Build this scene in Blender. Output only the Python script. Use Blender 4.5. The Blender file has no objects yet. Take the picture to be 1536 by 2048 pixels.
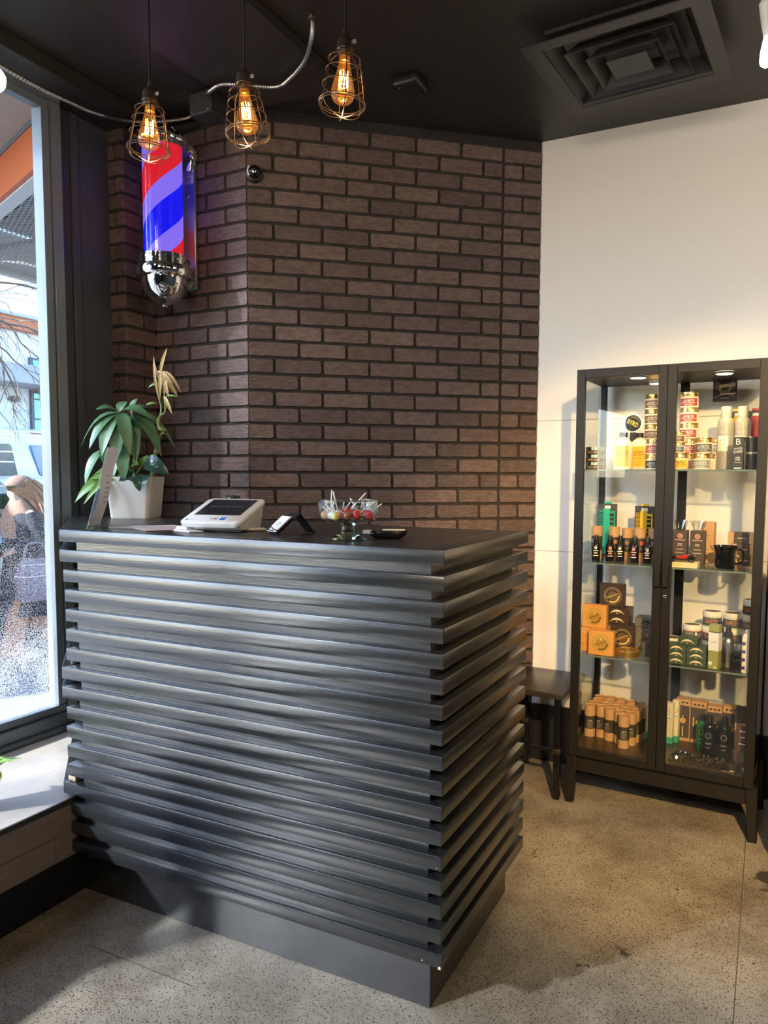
import bpy, bmesh, math, random
from mathutils import Matrix, Vector
random.seed(7)
S = bpy.context.scene
COL = S.collection
PI = math.pi
rad = math.radians

# ------------------------------------------------------------------ camera
cam = bpy.data.cameras.new('camera')
cam.sensor_fit = 'HORIZONTAL'; cam.sensor_width = 36.0
cam.lens = 1493.688 / 1536 * 36.0
cam.shift_x = -(805.0 - 768) / 1536
cam.shift_y = (1062.73 - 1024) / 1536
cam.clip_start = 0.02; cam.clip_end = 300
co = bpy.data.objects.new('camera', cam); COL.objects.link(co)
_r = (0.897155, 0.441684, 0.005222); _u = (-0.038369, 0.066147, 0.997072); _f = (-0.440046, 0.894729, -0.076291)
co.matrix_world = Matrix(((_r[0], _u[0], -_f[0], 0.6942), (_r[1], _u[1], -_f[1], -1.6392), (_r[2], _u[2], -_f[2], 1.3871), (0, 0, 0, 1)))
S.camera = co

# ------------------------------------------------------------------ world, sun, exposure
W = bpy.data.worlds.new('world'); S.world = W; W.use_nodes = True
nt = W.node_tree; nt.nodes.clear()
sky = nt.nodes.new('ShaderNodeTexSky'); sky.sky_type = 'NISHITA'; sky.sun_disc = False
sky.sun_elevation = rad(38); sky.sun_rotation = rad(-143); sky.air_density = 1.0; sky.dust_density = 1.0
bg = nt.nodes.new('ShaderNodeBackground'); bg.inputs['Strength'].default_value = 1.1
wo = nt.nodes.new('ShaderNodeOutputWorld')
tint = nt.nodes.new('ShaderNodeMix'); tint.data_type = 'RGBA'; tint.blend_type = 'MULTIPLY'; tint.inputs['Factor'].default_value = 1; tint.inputs['B'].default_value = (.84, .97, 1.18, 1)   # white balance
nt.links.new(sky.outputs[0], tint.inputs['A']); nt.links.new(tint.outputs['Result'], bg.inputs['Color']); nt.links.new(bg.outputs[0], wo.inputs['Surface'])
sl = bpy.data.lights.new('sun', 'SUN'); sl.energy = 20.0; sl.angle = rad(2.2); sl.color = (0.93, 0.97, 1.0)
so = bpy.data.objects.new('sun', sl); COL.objects.link(so)
so.rotation_euler = Vector((0.60, 0.80, -0.55)).to_track_quat('-Z', 'Y').to_euler()
S.view_settings.view_transform = 'Standard'; S.view_settings.look = 'None'
S.view_settings.exposure = 0.0; S.view_settings.gamma = 1.0; S.view_settings.use_curve_mapping = False
S.cycles.max_bounces = 12; S.cycles.transparent_max_bounces = 24; S.cycles.sample_clamp_indirect = 6
S.cycles.caustics_refractive = False; S.cycles.caustics_reflective = False

def portal(name, loc, direction, sx, sy):
    l = bpy.data.lights.new(name, 'AREA'); l.shape = 'RECTANGLE'; l.size = sx; l.size_y = sy
    l.cycles.is_portal = True
    o = bpy.data.objects.new(name, l); COL.objects.link(o); o.location = loc
    o.rotation_euler = Vector(direction).to_track_quat('-Z', 'Y').to_euler()
portal('window_portal', (-1.97, -1.45, 1.6), (1, 0, 0), 3.9, 2.6)
portal('rear_window_portal', (-1.98, -5.25, 1.78), (1, 0, 0), 1.5, .96)

# ------------------------------------------------------------------ materials
MATS = {}
def mat(name, col=(.5, .5, .5), rough=.5, metal=0.0, noise=None, bump=None, rand=0.0, emis=None, coat=0.0, alpha=None,
        trans=0.0, ior=1.5, spec=.5, world=True, stretch=None, speck=None):
    if name in MATS: return MATS[name]
    m = bpy.data.materials.new(name); m.use_nodes = True; MATS[name] = m
    n = m.node_tree.nodes; L = m.node_tree.links; b = n['Principled BSDF']
    b.inputs['Base Color'].default_value = (*col, 1); b.inputs['Roughness'].default_value = rough
    b.inputs['Metallic'].default_value = metal; b.inputs['Coat Weight'].default_value = coat
    b.inputs['Transmission Weight'].default_value = trans; b.inputs['IOR'].default_value = ior
    b.inputs['Specular IOR Level'].default_value = spec
    src = None
    if noise or bump or speck:
        if world: g = n.new('ShaderNodeNewGeometry'); vec = g.outputs['Position']
        else: g = n.new('ShaderNodeTexCoord'); vec = g.outputs['Object']
        if stretch:
            mp = n.new('ShaderNodeMapping'); mp.inputs['Scale'].default_value = stretch
            L.new(vec, mp.inputs['Vector']); vec = mp.outputs[0]
    cur = None
    if noise:
        sc, amt, c2 = noise
        t = n.new('ShaderNodeTexNoise'); t.inputs['Scale'].default_value = sc; t.inputs['Detail'].default_value = 6
        t.inputs['Roughness'].default_value = .65
        L.new(vec, t.inputs['Vector'])
        r = n.new('ShaderNodeValToRGB'); r.color_ramp.elements[0].position = .5 - amt; r.color_ramp.elements[1].position = .5 + amt
        r.color_ramp.elements[0].color = (*col, 1); r.color_ramp.elements[1].color = (*c2, 1)
        L.new(t.outputs['Fac'], r.inputs['Fac']); cur = r.outputs['Color']
    if speck:
        for sc, th, c3 in speck:
            v = n.new('ShaderNodeTexVoronoi'); v.inputs['Scale'].default_value = sc; L.new(vec, v.inputs['Vector'])
            lt = n.new('ShaderNodeMath'); lt.operation = 'LESS_THAN'; lt.inputs[1].default_value = th; L.new(v.outputs['Distance'], lt.inputs[0])
            mx = n.new('ShaderNodeMix'); mx.data_type = 'RGBA'
            L.new(lt.outputs[0], mx.inputs['Factor'])
            if cur: L.new(cur, mx.inputs['A'])
            else: mx.inputs['A'].default_value = (*col, 1)
            mx.inputs['B'].default_value = (*c3, 1); cur = mx.outputs['Result']
    if rand:
        oi = n.new('ShaderNodeObjectInfo'); mr = n.new('ShaderNodeMapRange')
        mr.inputs['To Min'].default_value = 1 - rand; mr.inputs['To Max'].default_value = 1 + rand
        L.new(oi.outputs['Random'], mr.inputs['Value'])
        mx = n.new('ShaderNodeVectorMath'); mx.operation = 'SCALE'
        if cur: L.new(cur, mx.inputs[0])
        else: mx.inputs[0].default_value = col
        L.new(mr.outputs[0], mx.inputs['Scale']); cur = mx.outputs[0]
    if cur: L.new(cur, b.inputs['Base Color'])
    if bump:
        sc, st, di = bump
        t = n.new('ShaderNodeTexNoise'); t.inputs['Scale'].default_value = sc; t.inputs['Detail'].default_value = 5
        L.new(vec, t.inputs['Vector'])
        bp = n.new('ShaderNodeBump'); bp.inputs['Strength'].default_value = st; bp.inputs['Distance'].default_value = di
        L.new(t.outputs['Fac'], bp.inputs['Height']); L.new(bp.outputs[0], b.inputs['Normal'])
    if emis:
        b.inputs['Emission Color'].default_value = (*emis[0], 1); b.inputs['Emission Strength'].default_value = emis[1]
    return m

def thin_glass(name, tint=(1, 1, 1), ior=1.5, dirt=None, gloss=1.0):
    if name in MATS: return MATS[name]
    m = bpy.data.materials.new(name); m.use_nodes = True; MATS[name] = m
    n = m.node_tree.nodes; L = m.node_tree.links; n.clear()
    out = n.new('ShaderNodeOutputMaterial'); tr = n.new('ShaderNodeBsdfTransparent'); tr.inputs[0].default_value = (*tint, 1)
    gl = n.new('ShaderNodeBsdfGlossy'); gl.inputs['Roughness'].default_value = 0.0
    fr = n.new('ShaderNodeFresnel'); fr.inputs['IOR'].default_value = ior
    gb = n.new('ShaderNodeNewGeometry'); mi = n.new('ShaderNodeMapRange'); mi.inputs['To Min'].default_value = ior; mi.inputs['To Max'].default_value = 1 / ior
    L.new(gb.outputs['Backfacing'], mi.inputs['Value']); L.new(mi.outputs[0], fr.inputs['IOR'])   # both faces reflect like the outer face of a sheet
    mu = n.new('ShaderNodeMath'); mu.operation = 'MULTIPLY'; mu.use_clamp = True; mu.inputs[1].default_value = gloss; L.new(fr.outputs[0], mu.inputs[0])
    mx = n.new('ShaderNodeMixShader'); L.new(mu.outputs[0], mx.inputs[0]); L.new(tr.outputs[0], mx.inputs[1]); L.new(gl.outputs[0], mx.inputs[2])
    last = mx.outputs[0]
    if dirt:
        g = n.new('ShaderNodeNewGeometry')
        v = n.new('ShaderNodeTexVoronoi'); v.inputs['Scale'].default_value = 230; L.new(g.outputs['Position'], v.inputs['Vector'])
        nz = n.new('ShaderNodeTexNoise'); nz.inputs['Scale'].default_value = 3.5; nz.inputs['Detail'].default_value = 4; L.new(g.outputs['Position'], nz.inputs['Vector'])
        sx = n.new('ShaderNodeSeparateXYZ'); L.new(g.outputs['Position'], sx.inputs[0])
        mr = n.new('ShaderNodeMapRange'); mr.inputs['From Min'].default_value = 1.55; mr.inputs['From Max'].default_value = 0.6
        mr.inputs['To Min'].default_value = 0.0; mr.inputs['To Max'].default_value = 1.1
        L.new(sx.outputs['Z'], mr.inputs['Value'])
        m2 = n.new('ShaderNodeMath'); m2.operation = 'MULTIPLY'; L.new(mr.outputs[0], m2.inputs[0]); L.new(nz.outputs['Fac'], m2.inputs[1])
        lt = n.new('ShaderNodeMath'); lt.operation = 'LESS_THAN'; L.new(v.outputs['Distance'], lt.inputs[0]); L.new(m2.outputs[0], lt.inputs[1])
        m3 = n.new('ShaderNodeMath'); m3.operation = 'MULTIPLY'; m3.inputs[1].default_value = .4; L.new(lt.outputs[0], m3.inputs[0])
        df = n.new('ShaderNodeBsdfDiffuse'); df.inputs[0].default_value = (.8, .8, .8, 1)
        tl = n.new('ShaderNodeBsdfTranslucent'); tl.inputs[0].default_value = (.8, .8, .8, 1)
        ma = n.new('ShaderNodeMixShader'); L.new(df.outputs[0], ma.inputs[1]); L.new(tl.outputs[0], ma.inputs[2])
        mb = n.new('ShaderNodeMixShader'); L.new(m3.outputs[0], mb.inputs[0]); L.new(last, mb.inputs[1]); L.new(ma.outputs[0], mb.inputs[2]); last = mb.outputs[0]
    L.new(last, out.inputs['Surface']); return m

def emit(name, col, st):
    return mat(name, (0, 0, 0), .5, emis=(col, st))

M = {}
M['ceil'] = mat('black_ceiling_paint', (.024, .021, .019), .45, noise=(6, .3, (.032, .028, .025)), bump=(40, .12, .01))
M['white_wall'] = mat('white_wall_paint', (.80, .77, .72), .55, bump=(60, .06, .003))
M['mortar'] = mat('dark_mortar', (.022, .019, .018), .85, noise=(40, .2, (.032, .028, .026)), bump=(160, .35, .004))
M['brick'] = mat('dark_brick', (.150, .100, .088), .56, noise=(26, .16, (.082, .052, .045)), bump=(60, .75, .005), rand=.28, speck=[(34, .13, (.035, .024, .02)), (21, .08, (.22, .17, .155))], stretch=(1, 1, 2.4))
M['black_base'] = mat('black_base_paint', (.008, .009, .011), .45)
M['frame'] = mat('grey_window_metal', (.17, .205, .235), .32, metal=.15, bump=(30, .04, .002))
M['pier'] = mat('charcoal_pier_paint', (.058, .066, .075), .45, bump=(50, .06, .003))
M['blackwood'] = mat('black_painted_wood', (.013, .014, .016), .27, ior=1.75, noise=(9, .25, (.022, .024, .026)), bump=(14, .14, .003), stretch=(1.2, 6, 14), spec=.6)
M['blackwood_side'] = mat('black_painted_wood_crosswise', (.013, .014, .016), .27, ior=1.75, noise=(9, .25, (.022, .024, .026)), bump=(14, .14, .003), stretch=(6, 1.2, 14), spec=.6)
M['blackwood_top'] = mat('black_counter_top', (.020, .018, .017), .30, noise=(5, .25, (.040, .036, .033)), bump=(20, .25, .003), stretch=(7, 1.0, 1), spec=.5)
M['rawwood'] = mat('raw_wood', (.75, .62, .42), .7)
M['ledgewood'] = mat('grey_brown_laminate', (.22, .17, .135), .36, noise=(7, .3, (.36, .29, .235)), bump=(25, .1, .002), stretch=(12, 1.0, 14))
M['ledgetop'] = mat('painted_sunlight_laminate', (.42, .36, .30), .34, noise=(7, .3, (.56, .50, .43)), bump=(25, .1, .002), stretch=(12, 1.0, 14))  # same laminate, with the sunlight on the ledge top put into its colour
M['steel'] = mat('galvanised_steel', (.55, .55, .55), .35, metal=1)
M['chrome'] = mat('chrome', (.86, .86, .87), .04, metal=1)
M['darkmetal'] = mat('dark_bronze_metal', (.10, .075, .055), .38, metal=.8)
M['black'] = mat('black_plastic', (.012, .012, .013), .35)
M['blackgloss'] = mat('black_gloss', (.008, .008, .009), .08)
M['cab'] = mat('anthracite_metal', (.012, .011, .010), .42, spec=.3)
M['glass'] = thin_glass('cabinet_glass', (.97, .985, .975))
M['shelfglass'] = thin_glass('shelf_glass', (.95, .975, .96))
M['shelfedge'] = mat('green_glass_edge', (.16, .22, .19), .15)
M['winglass'] = thin_glass('window_glass', (.97, .98, .985), dirt=True)
M['winglass2'] = thin_glass('window_glass_clean', (.97, .98, .985))
M['bulbglass'] = thin_glass('amber_bulb_glass', (1.0, .74, .40), ior=1.45)
def glow_in(m, col, st):
    n = m.node_tree.nodes; L = m.node_tree.links; o = n['Material Output'] if 'Material Output' in n else [x for x in n if x.type == 'OUTPUT_MATERIAL'][0]
    s0 = o.inputs['Surface'].links[0].from_socket; e = n.new('ShaderNodeEmission'); e.inputs[0].default_value = (*col, 1); e.inputs[1].default_value = st
    a = n.new('ShaderNodeAddShader'); L.new(s0, a.inputs[0]); L.new(e.outputs[0], a.inputs[1]); L.new(a.outputs[0], o.inputs['Surface'])
glow_in(M['bulbglass'], (1.0, .34, .07), .16)
M['white'] = mat('white_plastic', (.78, .78, .77), .28)
M['ceramic'] = mat('white_ceramic', (.78, .76, .71), .30)
M['paper'] = mat('white_paper', (.82, .82, .84), .7)
M['kraft'] = mat('kraft_board', (.56, .31, .14), .7, noise=(60, .3, (.60, .35, .17)))
M['cream'] = mat('cream_plastic', (.86, .74, .55), .35)
M['gold'] = mat('brass_lid', (.62, .42, .18), .28, metal=.9)
M['silver'] = mat('brushed_aluminium', (.62, .60, .56), .28, metal=1)
M['soil'] = mat('potting_soil', (.03, .02, .015), .9, bump=(90, .8, .01))

# ------------------------------------------------------------------ mesh builder
class MB:
    def __init__(s): s.v = []; s.f = []; s.mi = []; s.M = Matrix.Identity(4); s.m = 0
    def pt(s, p): s.v.append(tuple(s.M @ Vector(p))); return len(s.v) - 1
    def face(s, idx): s.f.append(tuple(idx)); s.mi.append(s.m)
    def box(s, x0, x1, y0, y1, z0, z1):
        i = [s.pt((x, y, z)) for z in (z0, z1) for y in (y0, y1) for x in (x0, x1)]
        for q in ((0, 2, 3, 1), (4, 5, 7, 6), (0, 1, 5, 4), (2, 6, 7, 3), (0, 4, 6, 2), (1, 3, 7, 5)): s.face([i[k] for k in q])
        return s
    def prism(s, poly, z0, z1, taper=None):
        n = len(poly); a = [s.pt((x, y, z0)) for x, y in poly]
        if taper:
            cx = sum(p[0] for p in poly) / n; cy = sum(p[1] for p in poly) / n
            b = [s.pt((cx + (x - cx) * taper, cy + (y - cy) * taper, z1)) for x, y in poly]
        else: b = [s.pt((x, y, z1)) for x, y in poly]
        s.face(a[::-1]); s.face(b)
        for i in range(n): j = (i + 1) % n; s.face((a[i], a[j], b[j], b[i]))
        return s
    def lathe(s, prof, seg=24, cx=0, cy=0, a0=0, a1=2 * PI, cap=True):
        full = abs(a1 - a0 - 2 * PI) < 1e-6; k = seg if full else seg + 1
        rings = []
        for r, z in prof:
            if r < 1e-6: rings.append([s.pt((cx, cy, z))] * k)
            else: rings.append([s.pt((cx + r * math.cos(a0 + (a1 - a0) * i / seg), cy + r * math.sin(a0 + (a1 - a0) * i / seg), z)) for i in range(k)])
        for A, B in zip(rings, rings[1:]):
            for i in range(seg):
                j = (i + 1) % k
                q = [A[i], A[j], B[j], B[i]]; q2 = []
                for t in q:
                    if t not in q2: q2.append(t)
                if len(q2) > 2: s.face(q2)
        if cap and full:
            if prof[0][0] > 1e-6: s.face(rings[0][::-1])
            if prof[-1][0] > 1e-6: s.face(rings[-1])
        return s
    def tube(s, pts, r, seg=8, closed=False, cap=True):
        pts = [Vector(p) for p in pts]; n = len(pts); rr = r if isinstance(r, (list, tuple)) else [r] * n
        def tan(i):
            if closed: return (pts[(i + 1) % n] - pts[i - 1]).normalized()
            return (pts[min(i + 1, n - 1)] - pts[max(i - 1, 0)]).normalized()
        t0 = tan(0); up = Vector((0, 0, 1)) if abs(t0.z) < .9 else Vector((1, 0, 0))
        nx = t0.cross(up).normalized(); rings = []
        for i in range(n):
            t = tan(i); nx = (nx - t * nx.dot(t)).normalized(); ny = t.cross(nx)
            rings.append([s.pt(pts[i] + (nx * math.cos(2 * PI * k / seg) + ny * math.sin(2 * PI * k / seg)) * rr[i]) for k in range(seg)])
        for i in range(n if closed else n - 1):
            A = rings[i]; B = rings[(i + 1) % n]
            for k in range(seg): j = (k + 1) % seg; s.face((A[k], A[j], B[j], B[k]))
        if cap and not closed: s.face(rings[0][::-1]); s.face(rings[-1])
        return s
    def sphere(s, c, rx, ry=None, rz=None, seg=16, rings=10):
        ry = ry or rx; rz = rz or rx; o = s.M
        s.M = o @ Matrix.Translation(c) @ Matrix.Diagonal((rx, ry, rz, 1))
        s.lathe([(math.sin(PI * i / rings), -math.cos(PI * i / rings)) for i in range(rings + 1)], seg); s.M = o; return s
    def mesh(s, name, mats, bevel=0, smooth=40, seg=1):
        me = bpy.data.meshes.new(name); me.from_pydata(s.v, [], s.f)
        mats = mats if isinstance(mats, (list, tuple)) else [mats]
        for m in mats: me.materials.append(m)
        if len(mats) > 1: me.polygons.foreach_set('material_index', s.mi)
        bm = bmesh.new(); bm.from_mesh(me)
        bmesh.ops.recalc_face_normals(bm, faces=bm.faces)
        if bevel:
            es = [e for e in bm.edges if len(e.link_faces) == 2 and e.calc_face_angle(0) > rad(35)]
            bmesh.ops.bevel(bm, geom=es, offset=bevel, segments=seg, profile=.5, affect='EDGES', clamp_overlap=True)
        bm.to_mesh(me); bm.free()
        if smooth:
            me.polygons.foreach_set('use_smooth', [True] * len(me.polygons)); me.set_sharp_from_angle(angle=rad(smooth))
        return me

def obj(name, me, parent=None, loc=None, rz=None, mw=None):
    o = bpy.data.objects.new(name, me); COL.objects.link(o)
    if parent is not None: o.parent = parent
    if mw is not None: o.matrix_local = mw
    else:
        if loc is not None: o.location = loc
        if rz is not None: o.rotation_euler = (0, 0, rz) if not isinstance(rz, (tuple, list)) else rz
    return o
def tag(o, label=None, cat=None, group=None, kind=None):
    if label: o['label'] = label
    if cat: o['category'] = cat
    if group: o['group'] = group
    if kind: o['kind'] = kind
    return o
def thing(name, label, cat, loc=(0, 0, 0), rz=0, group=None):
    o = bpy.data.objects.new(name, None); COL.objects.link(o); o.location = loc; o.empty_display_size = .05
    o.rotation_euler = (0, 0, rz) if not isinstance(rz, (tuple, list)) else rz
    return tag(o, label, cat, group)
def copy_tree(o, parent=None):
    c = o.copy(); COL.objects.link(c)
    if parent is not None: c.parent = parent; c.matrix_parent_inverse = o.matrix_parent_inverse
    for ch in o.children: copy_tree(ch, c)
    return c
CACHE = {}
def cm(key, fn):
    if key not in CACHE: CACHE[key] = fn()
    return CACHE[key]
def bez(p0, p1, p2, n=12):
    p0, p1, p2 = Vector(p0), Vector(p1), Vector(p2)
    return [p0 * (1 - t) ** 2 + p1 * 2 * t * (1 - t) + p2 * t * t for t in [i / n for i in range(n + 1)]]
def spline(pts, n=8):
    P = [Vector(p) for p in pts]; P = [P[0] * 2 - P[1]] + P + [P[-1] * 2 - P[-2]]; out = []
    for i in range(1, len(P) - 2):
        for k in range(n):
            t = k / n; a, b, c, d = P[i - 1:i + 3]
            out.append(.5 * ((2 * b) + (c - a) * t + (2 * a - 5 * b + 4 * c - d) * t * t + (3 * b - a - 3 * c + d) * t ** 3))
    out.append(P[-2]); return out

# ------------------------------------------------------------------ lettering (flat print, built as thin glyph meshes)
GLY = {}
def glyphs(txt):
    if txt not in GLY:
        c = bpy.data.curves.new('t', 'FONT'); c.body = txt; c.size = 1; c.resolution_u = 2; c.align_x = 'CENTER'; c.align_y = 'CENTER'
        o = bpy.data.objects.new('t', c); me = o.to_mesh()
        v = [(p.co.x, p.co.y) for p in me.vertices]; f = [tuple(p.vertices) for p in me.polygons]
        o.to_mesh_clear(); bpy.data.objects.remove(o); bpy.data.curves.remove(c)
        w = max(p[0] for p in v) - min(p[0] for p in v); cx = (max(p[0] for p in v) + min(p[0] for p in v)) / 2
        h = max(p[1] for p in v) - min(p[1] for p in v); cy = (max(p[1] for p in v) + min(p[1] for p in v)) / 2
        GLY[txt] = ([((x - cx) / w, (y - cy) / h) for x, y in v], f)
    return GLY[txt]
def text_mb(txt, w, h, fn, mb=None):
    """lay the glyphs over a surface: fn(x, y) -> point"""
    mb = mb or MB(); v, f = glyphs(txt); ix = [mb.pt(fn(x * w, y * h)) for x, y in v]
    for q in f: mb.face([ix[k] for k in q])
    return mb
def flat(ox, y, oz, tilt=0.0):
    c, s = math.cos(tilt), math.sin(tilt)
    return lambda a, b: (ox + a * c - b * s, y, oz + a * s + b * c)
def cyl(R, oz, a_off=0.0):
    return lambda a, b: (R * math.sin(a / R + a_off), -R * math.cos(a / R + a_off), oz + b)
# ================================================================== ROOM SHELL
H = 2.924; T = 1.2063
YB = 1.86; XR = 3.4; YF = -7.4; XW = -1.97
PA = (-2.02, .817); PB_ = (-1.871, .817); PC = (-1.871, .996); PD = (-1.345, .996); PE = (-.315, YB)
def structure(name, mb, m, bevel=0, label=None, parent=None, smooth=40):
    o = obj(name, mb.mesh(name, m, bevel, smooth), parent)
    if parent is None: o['kind'] = 'structure'
    if label: o['label'] = label
    return o

# floor: polished concrete with exposed aggregate
fm = mat('polished_concrete', (.30, .262, .205), .40, noise=(2.6, .22, (.40, .355, .285)), bump=(90, .10, .002),
         speck=[(210, .27, (.15, .125, .095)), (120, .25, (.085, .07, .055)), (70, .16, (.035, .03, .026)), (95, .12, (.52, .48, .42))])
def tune_floor(m):
    n = m.node_tree.nodes; L = m.node_tree.links; b = n['Principled BSDF']
    g = n.new('ShaderNodeNewGeometry')
    t = n.new('ShaderNodeTexNoise'); t.inputs['Scale'].default_value = 1.7; t.inputs['Detail'].default_value = 7; t.inputs['Roughness'].default_value = .7
    L.new(g.outputs['Position'], t.inputs['Vector'])
    r = n.new('ShaderNodeValToRGB'); r.color_ramp.elements[0].position = .36; r.color_ramp.elements[0].color = (.50, .48, .45, 1)
    r.color_ramp.elements[1].position = .56; r.color_ramp.elements[1].color = (1, 1, 1, 1); L.new(t.outputs['Fac'], r.inputs['Fac'])
    mx = n.new('ShaderNodeMix'); mx.data_type = 'RGBA'; mx.blend_type = 'MULTIPLY'; mx.inputs['Factor'].default_value = 1
    src = b.inputs['Base Color'].links[0].from_socket
    L.new(src, mx.inputs['A']); L.new(r.outputs['Color'], mx.inputs['B']); L.new(mx.outputs['Result'], b.inputs['Base Color'])
    # a few dark oil stains and patches with an irregular edge
    last = mx.outputs['Result']
    for sc, th, c in ((3.1, .345, (.05, .045, .04)), (9.0, .30, (.06, .05, .045))):
        t2 = n.new('ShaderNodeTexNoise'); t2.inputs['Scale'].default_value = sc; t2.inputs['Detail'].default_value = 5; L.new(g.outputs['Position'], t2.inputs['Vector'])
        lt = n.new('ShaderNodeMapRange'); lt.inputs['From Min'].default_value = th; lt.inputs['From Max'].default_value = th - .02; L.new(t2.outputs['Fac'], lt.inputs['Value'])
        m2 = n.new('ShaderNodeMix'); m2.data_type = 'RGBA'; L.new(lt.outputs[0], m2.inputs['Factor']); L.new(last, m2.inputs['A']); m2.inputs['B'].default_value = (*c, 1)
        last = m2.outputs['Result']
    L.new(last, b.inputs['Base Color'])
tune_floor(fm)
fl = structure('floor', MB().box(-2.0, XR, YF, 2.0, -.12, 0), fm)
for a, b in (((.66, 1.82), (.661, -1.3)), ((-1.06, -.16), (-.66, -.161))):
    A = Vector((*a, 0)); B = Vector((*b, 0)); d = (B - A).normalized(); nn = Vector((-d.y, d.x, 0)) * .0015
    q = [A + nn, B + nn, B - nn, A - nn]
    obj('saw_cut', MB().prism([(p.x, p.y) for p in q], 0.0, .0006).mesh('saw_cut', mat('saw_cut_filler', (.10, .09, .08), .7)), fl)
structure('ceiling', MB().box(-2.1, XR + .1, YF - .1, 2.0, H, H + .1), M['ceil'])
structure('trim_1', MB().box(-1.97, -1.755, YF, .817, 2.865, H - .001), M['ceil'], .003)
structure('trim_2', MB().box(-1.33, -.86, YF, .97, 2.885, H - .001), M['ceil'], .003)
def wallseg(name, a, b, z0, z1, m, th=.1, kind_m=None):
    a = Vector(a); b = Vector(b); d = (b - a).normalized(); nn = Vector((-d.y, d.x)) * th
    return structure(name, MB().prism([tuple(a), tuple(b), tuple(b + nn), tuple(a + nn)], z0, z1), m)
def off(p, q, k):  # move the mortar plane k behind the brick faces
    a = Vector(p); b = Vector(q); d = (b - a).normalized(); nn = Vector((-d.y, d.x)) * k
    return tuple(a + nn), tuple(b + nn)
CO = .0709; Z0B = 1.2506
rb = random.Random(3)
def brick_mesh(w, k):
    def fn():
        r = random.Random(int(w * 1e4) * 31 + k); h = .0608; dep = .008
        pts = []; hw, hh = w / 2, h / 2
        j = lambda s=.0011: r.uniform(-s, s)
        c = [r.uniform(.003, .0085) for _ in range(4)]
        def side(x0, z0, x1, z1, n):
            for i in range(1, n + 1):
                t = i / (n + 1); pts.append((x0 + (x1 - x0) * t + j(), z0 + (z1 - z0) * t + j()))
        n = 4 if w > .12 else 2
        pts.append((-hw + c[0], -hh)); side(-hw + c[0], -hh, hw - c[1], -hh, n); pts.append((hw - c[1], -hh)); pts.append((hw, -hh + c[1])); side(hw, -hh + c[1], hw, hh - c[2], 1)
        pts.append((hw, hh - c[2])); pts.append((hw - c[2], hh)); side(hw - c[2], hh, -hw + c[3], hh, n); pts.append((-hw + c[3], hh)); pts.append((-hw, hh - c[3])); side(-hw, hh - c[3], -hw, -hh + c[0], 1); pts.append((-hw, -hh + c[0]))
        mb = MB(); N = len(pts)
        A = [mb.pt((x, 0, z)) for x, z in pts]; s = 1 - .0022 / hh
        B = [mb.pt((x - math.copysign(min(.0022, abs(x)), x), -dep + j(.0006), z * s)) for x, z in pts]
        for i in range(N): q = (i + 1) % N; mb.face((A[i], A[q], B[q], B[i]))
        mb.face(B[::-1]); return mb.mesh('brick', M['brick'], 0, 50)
    return cm(('brick', round(w, 3), k), fn)
def lay(wall, org, ang, rows, joints):
    """joints(n) -> joint positions along the wall including both ends"""
    c, s = math.cos(ang), math.sin(ang); back = .006
    for n in rows:
        J = joints(n); z = Z0B + CO * (n + .5)
        if z + .03 > H - .006: continue
        for a, b in zip(J, J[1:]):
            g0 = .005 if a > J[0] + 1e-4 else .001; g1 = .005 if b < J[-1] - 1e-4 else .001
            w = round((b - a - g0 - g1) / .004) * .004; m = (a + g0 + b - g1) / 2
            o = obj('brick', brick_mesh(w, rb.randrange(6)), wall, (org[0] + c * m - s * back, org[1] + s * m + c * back, z), ang)
            o.location.x += s * rb.uniform(0, .0015); o.location.y -= c * rb.uniform(0, .0015)
ang = math.atan2(PE[1] - PD[1], PE[0] - PD[0])
w1 = wallseg('wall_angled', *off(PD, PE, .006), 0, H, M['mortar'])
def jA(n):
    L = 1.3443
    j = [0] + ([.110 + .2102 * k for k in range(5)] if n % 2 == 0 else [.217 + .2102 * k for k in range(5)]) + [1.1543]
    return j + ([L] if n % 2 == 0 else [1.251, L])
lay(w1, PD, ang, range(-13, 24), jA)
w2 = wallseg('wall_left_back', *off(PC, PD, .006), 0, H, M['mortar'])
lay(w2, PC, 0, range(-8, 24), lambda n: [0, .100, .307, .526] if n % 2 == 0 else [0, .200, .414, .526])
w3 = wallseg('wall_return', *off(PB_, PC, .006), 0, H, M['mortar'], .02)
lay(w3, PB_, PI / 2, range(-8, 24), lambda n: [0, .179] if n % 2 == 0 else [0, .105, .179])
w4 = wallseg('wall_pillar', *off(PA, PB_, .006), 0, H, M['mortar'], .15)
lay(w4, PA, 0, range(-8, 24), lambda n: [0, .149] if n % 2 == 0 else [0, .100, .149])
# white wall built of three flat panels with hairline seams, black tall base
ww = structure('wall_back', MB().box(PE[0] - .02, XR, YB + .004, YB + .12, 0, H), mat('seam_grey', (.35, .34, .31), .7))
for z0, z1 in ((.275, 1.0235), (1.0255, 1.6425), (1.6445, H)):
    obj('wall_panel', MB().box(PE[0], XR, YB, YB + .0035, z0, z1).mesh('wall_panel', M['white_wall'], .0006), ww)
structure('baseboard_back', MB().box(PE[0] - .1, XR, YB - .012, YB + .003, 0, .275), M['black_base'], .003)
a, b = off(PD, PE, -.002); 
structure('baseboard_angled', MB().prism([PD, PE, tuple(Vector(PE) + Vector((.011, -.013))), tuple(Vector(PD) + Vector((.011, -.013)))], 0, .26), M['black_base'], .002)
structure('wall_right', MB().box(XR, XR + .1, YF, 2.0, 0, H), M['pier'])
structure('wall_corner', MB().box(-2.03, -1.40, 1.03, 2.05, 0, H).box(-2.03, -1.892, .83, 1.012, 0, H), M['pier'])
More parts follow.
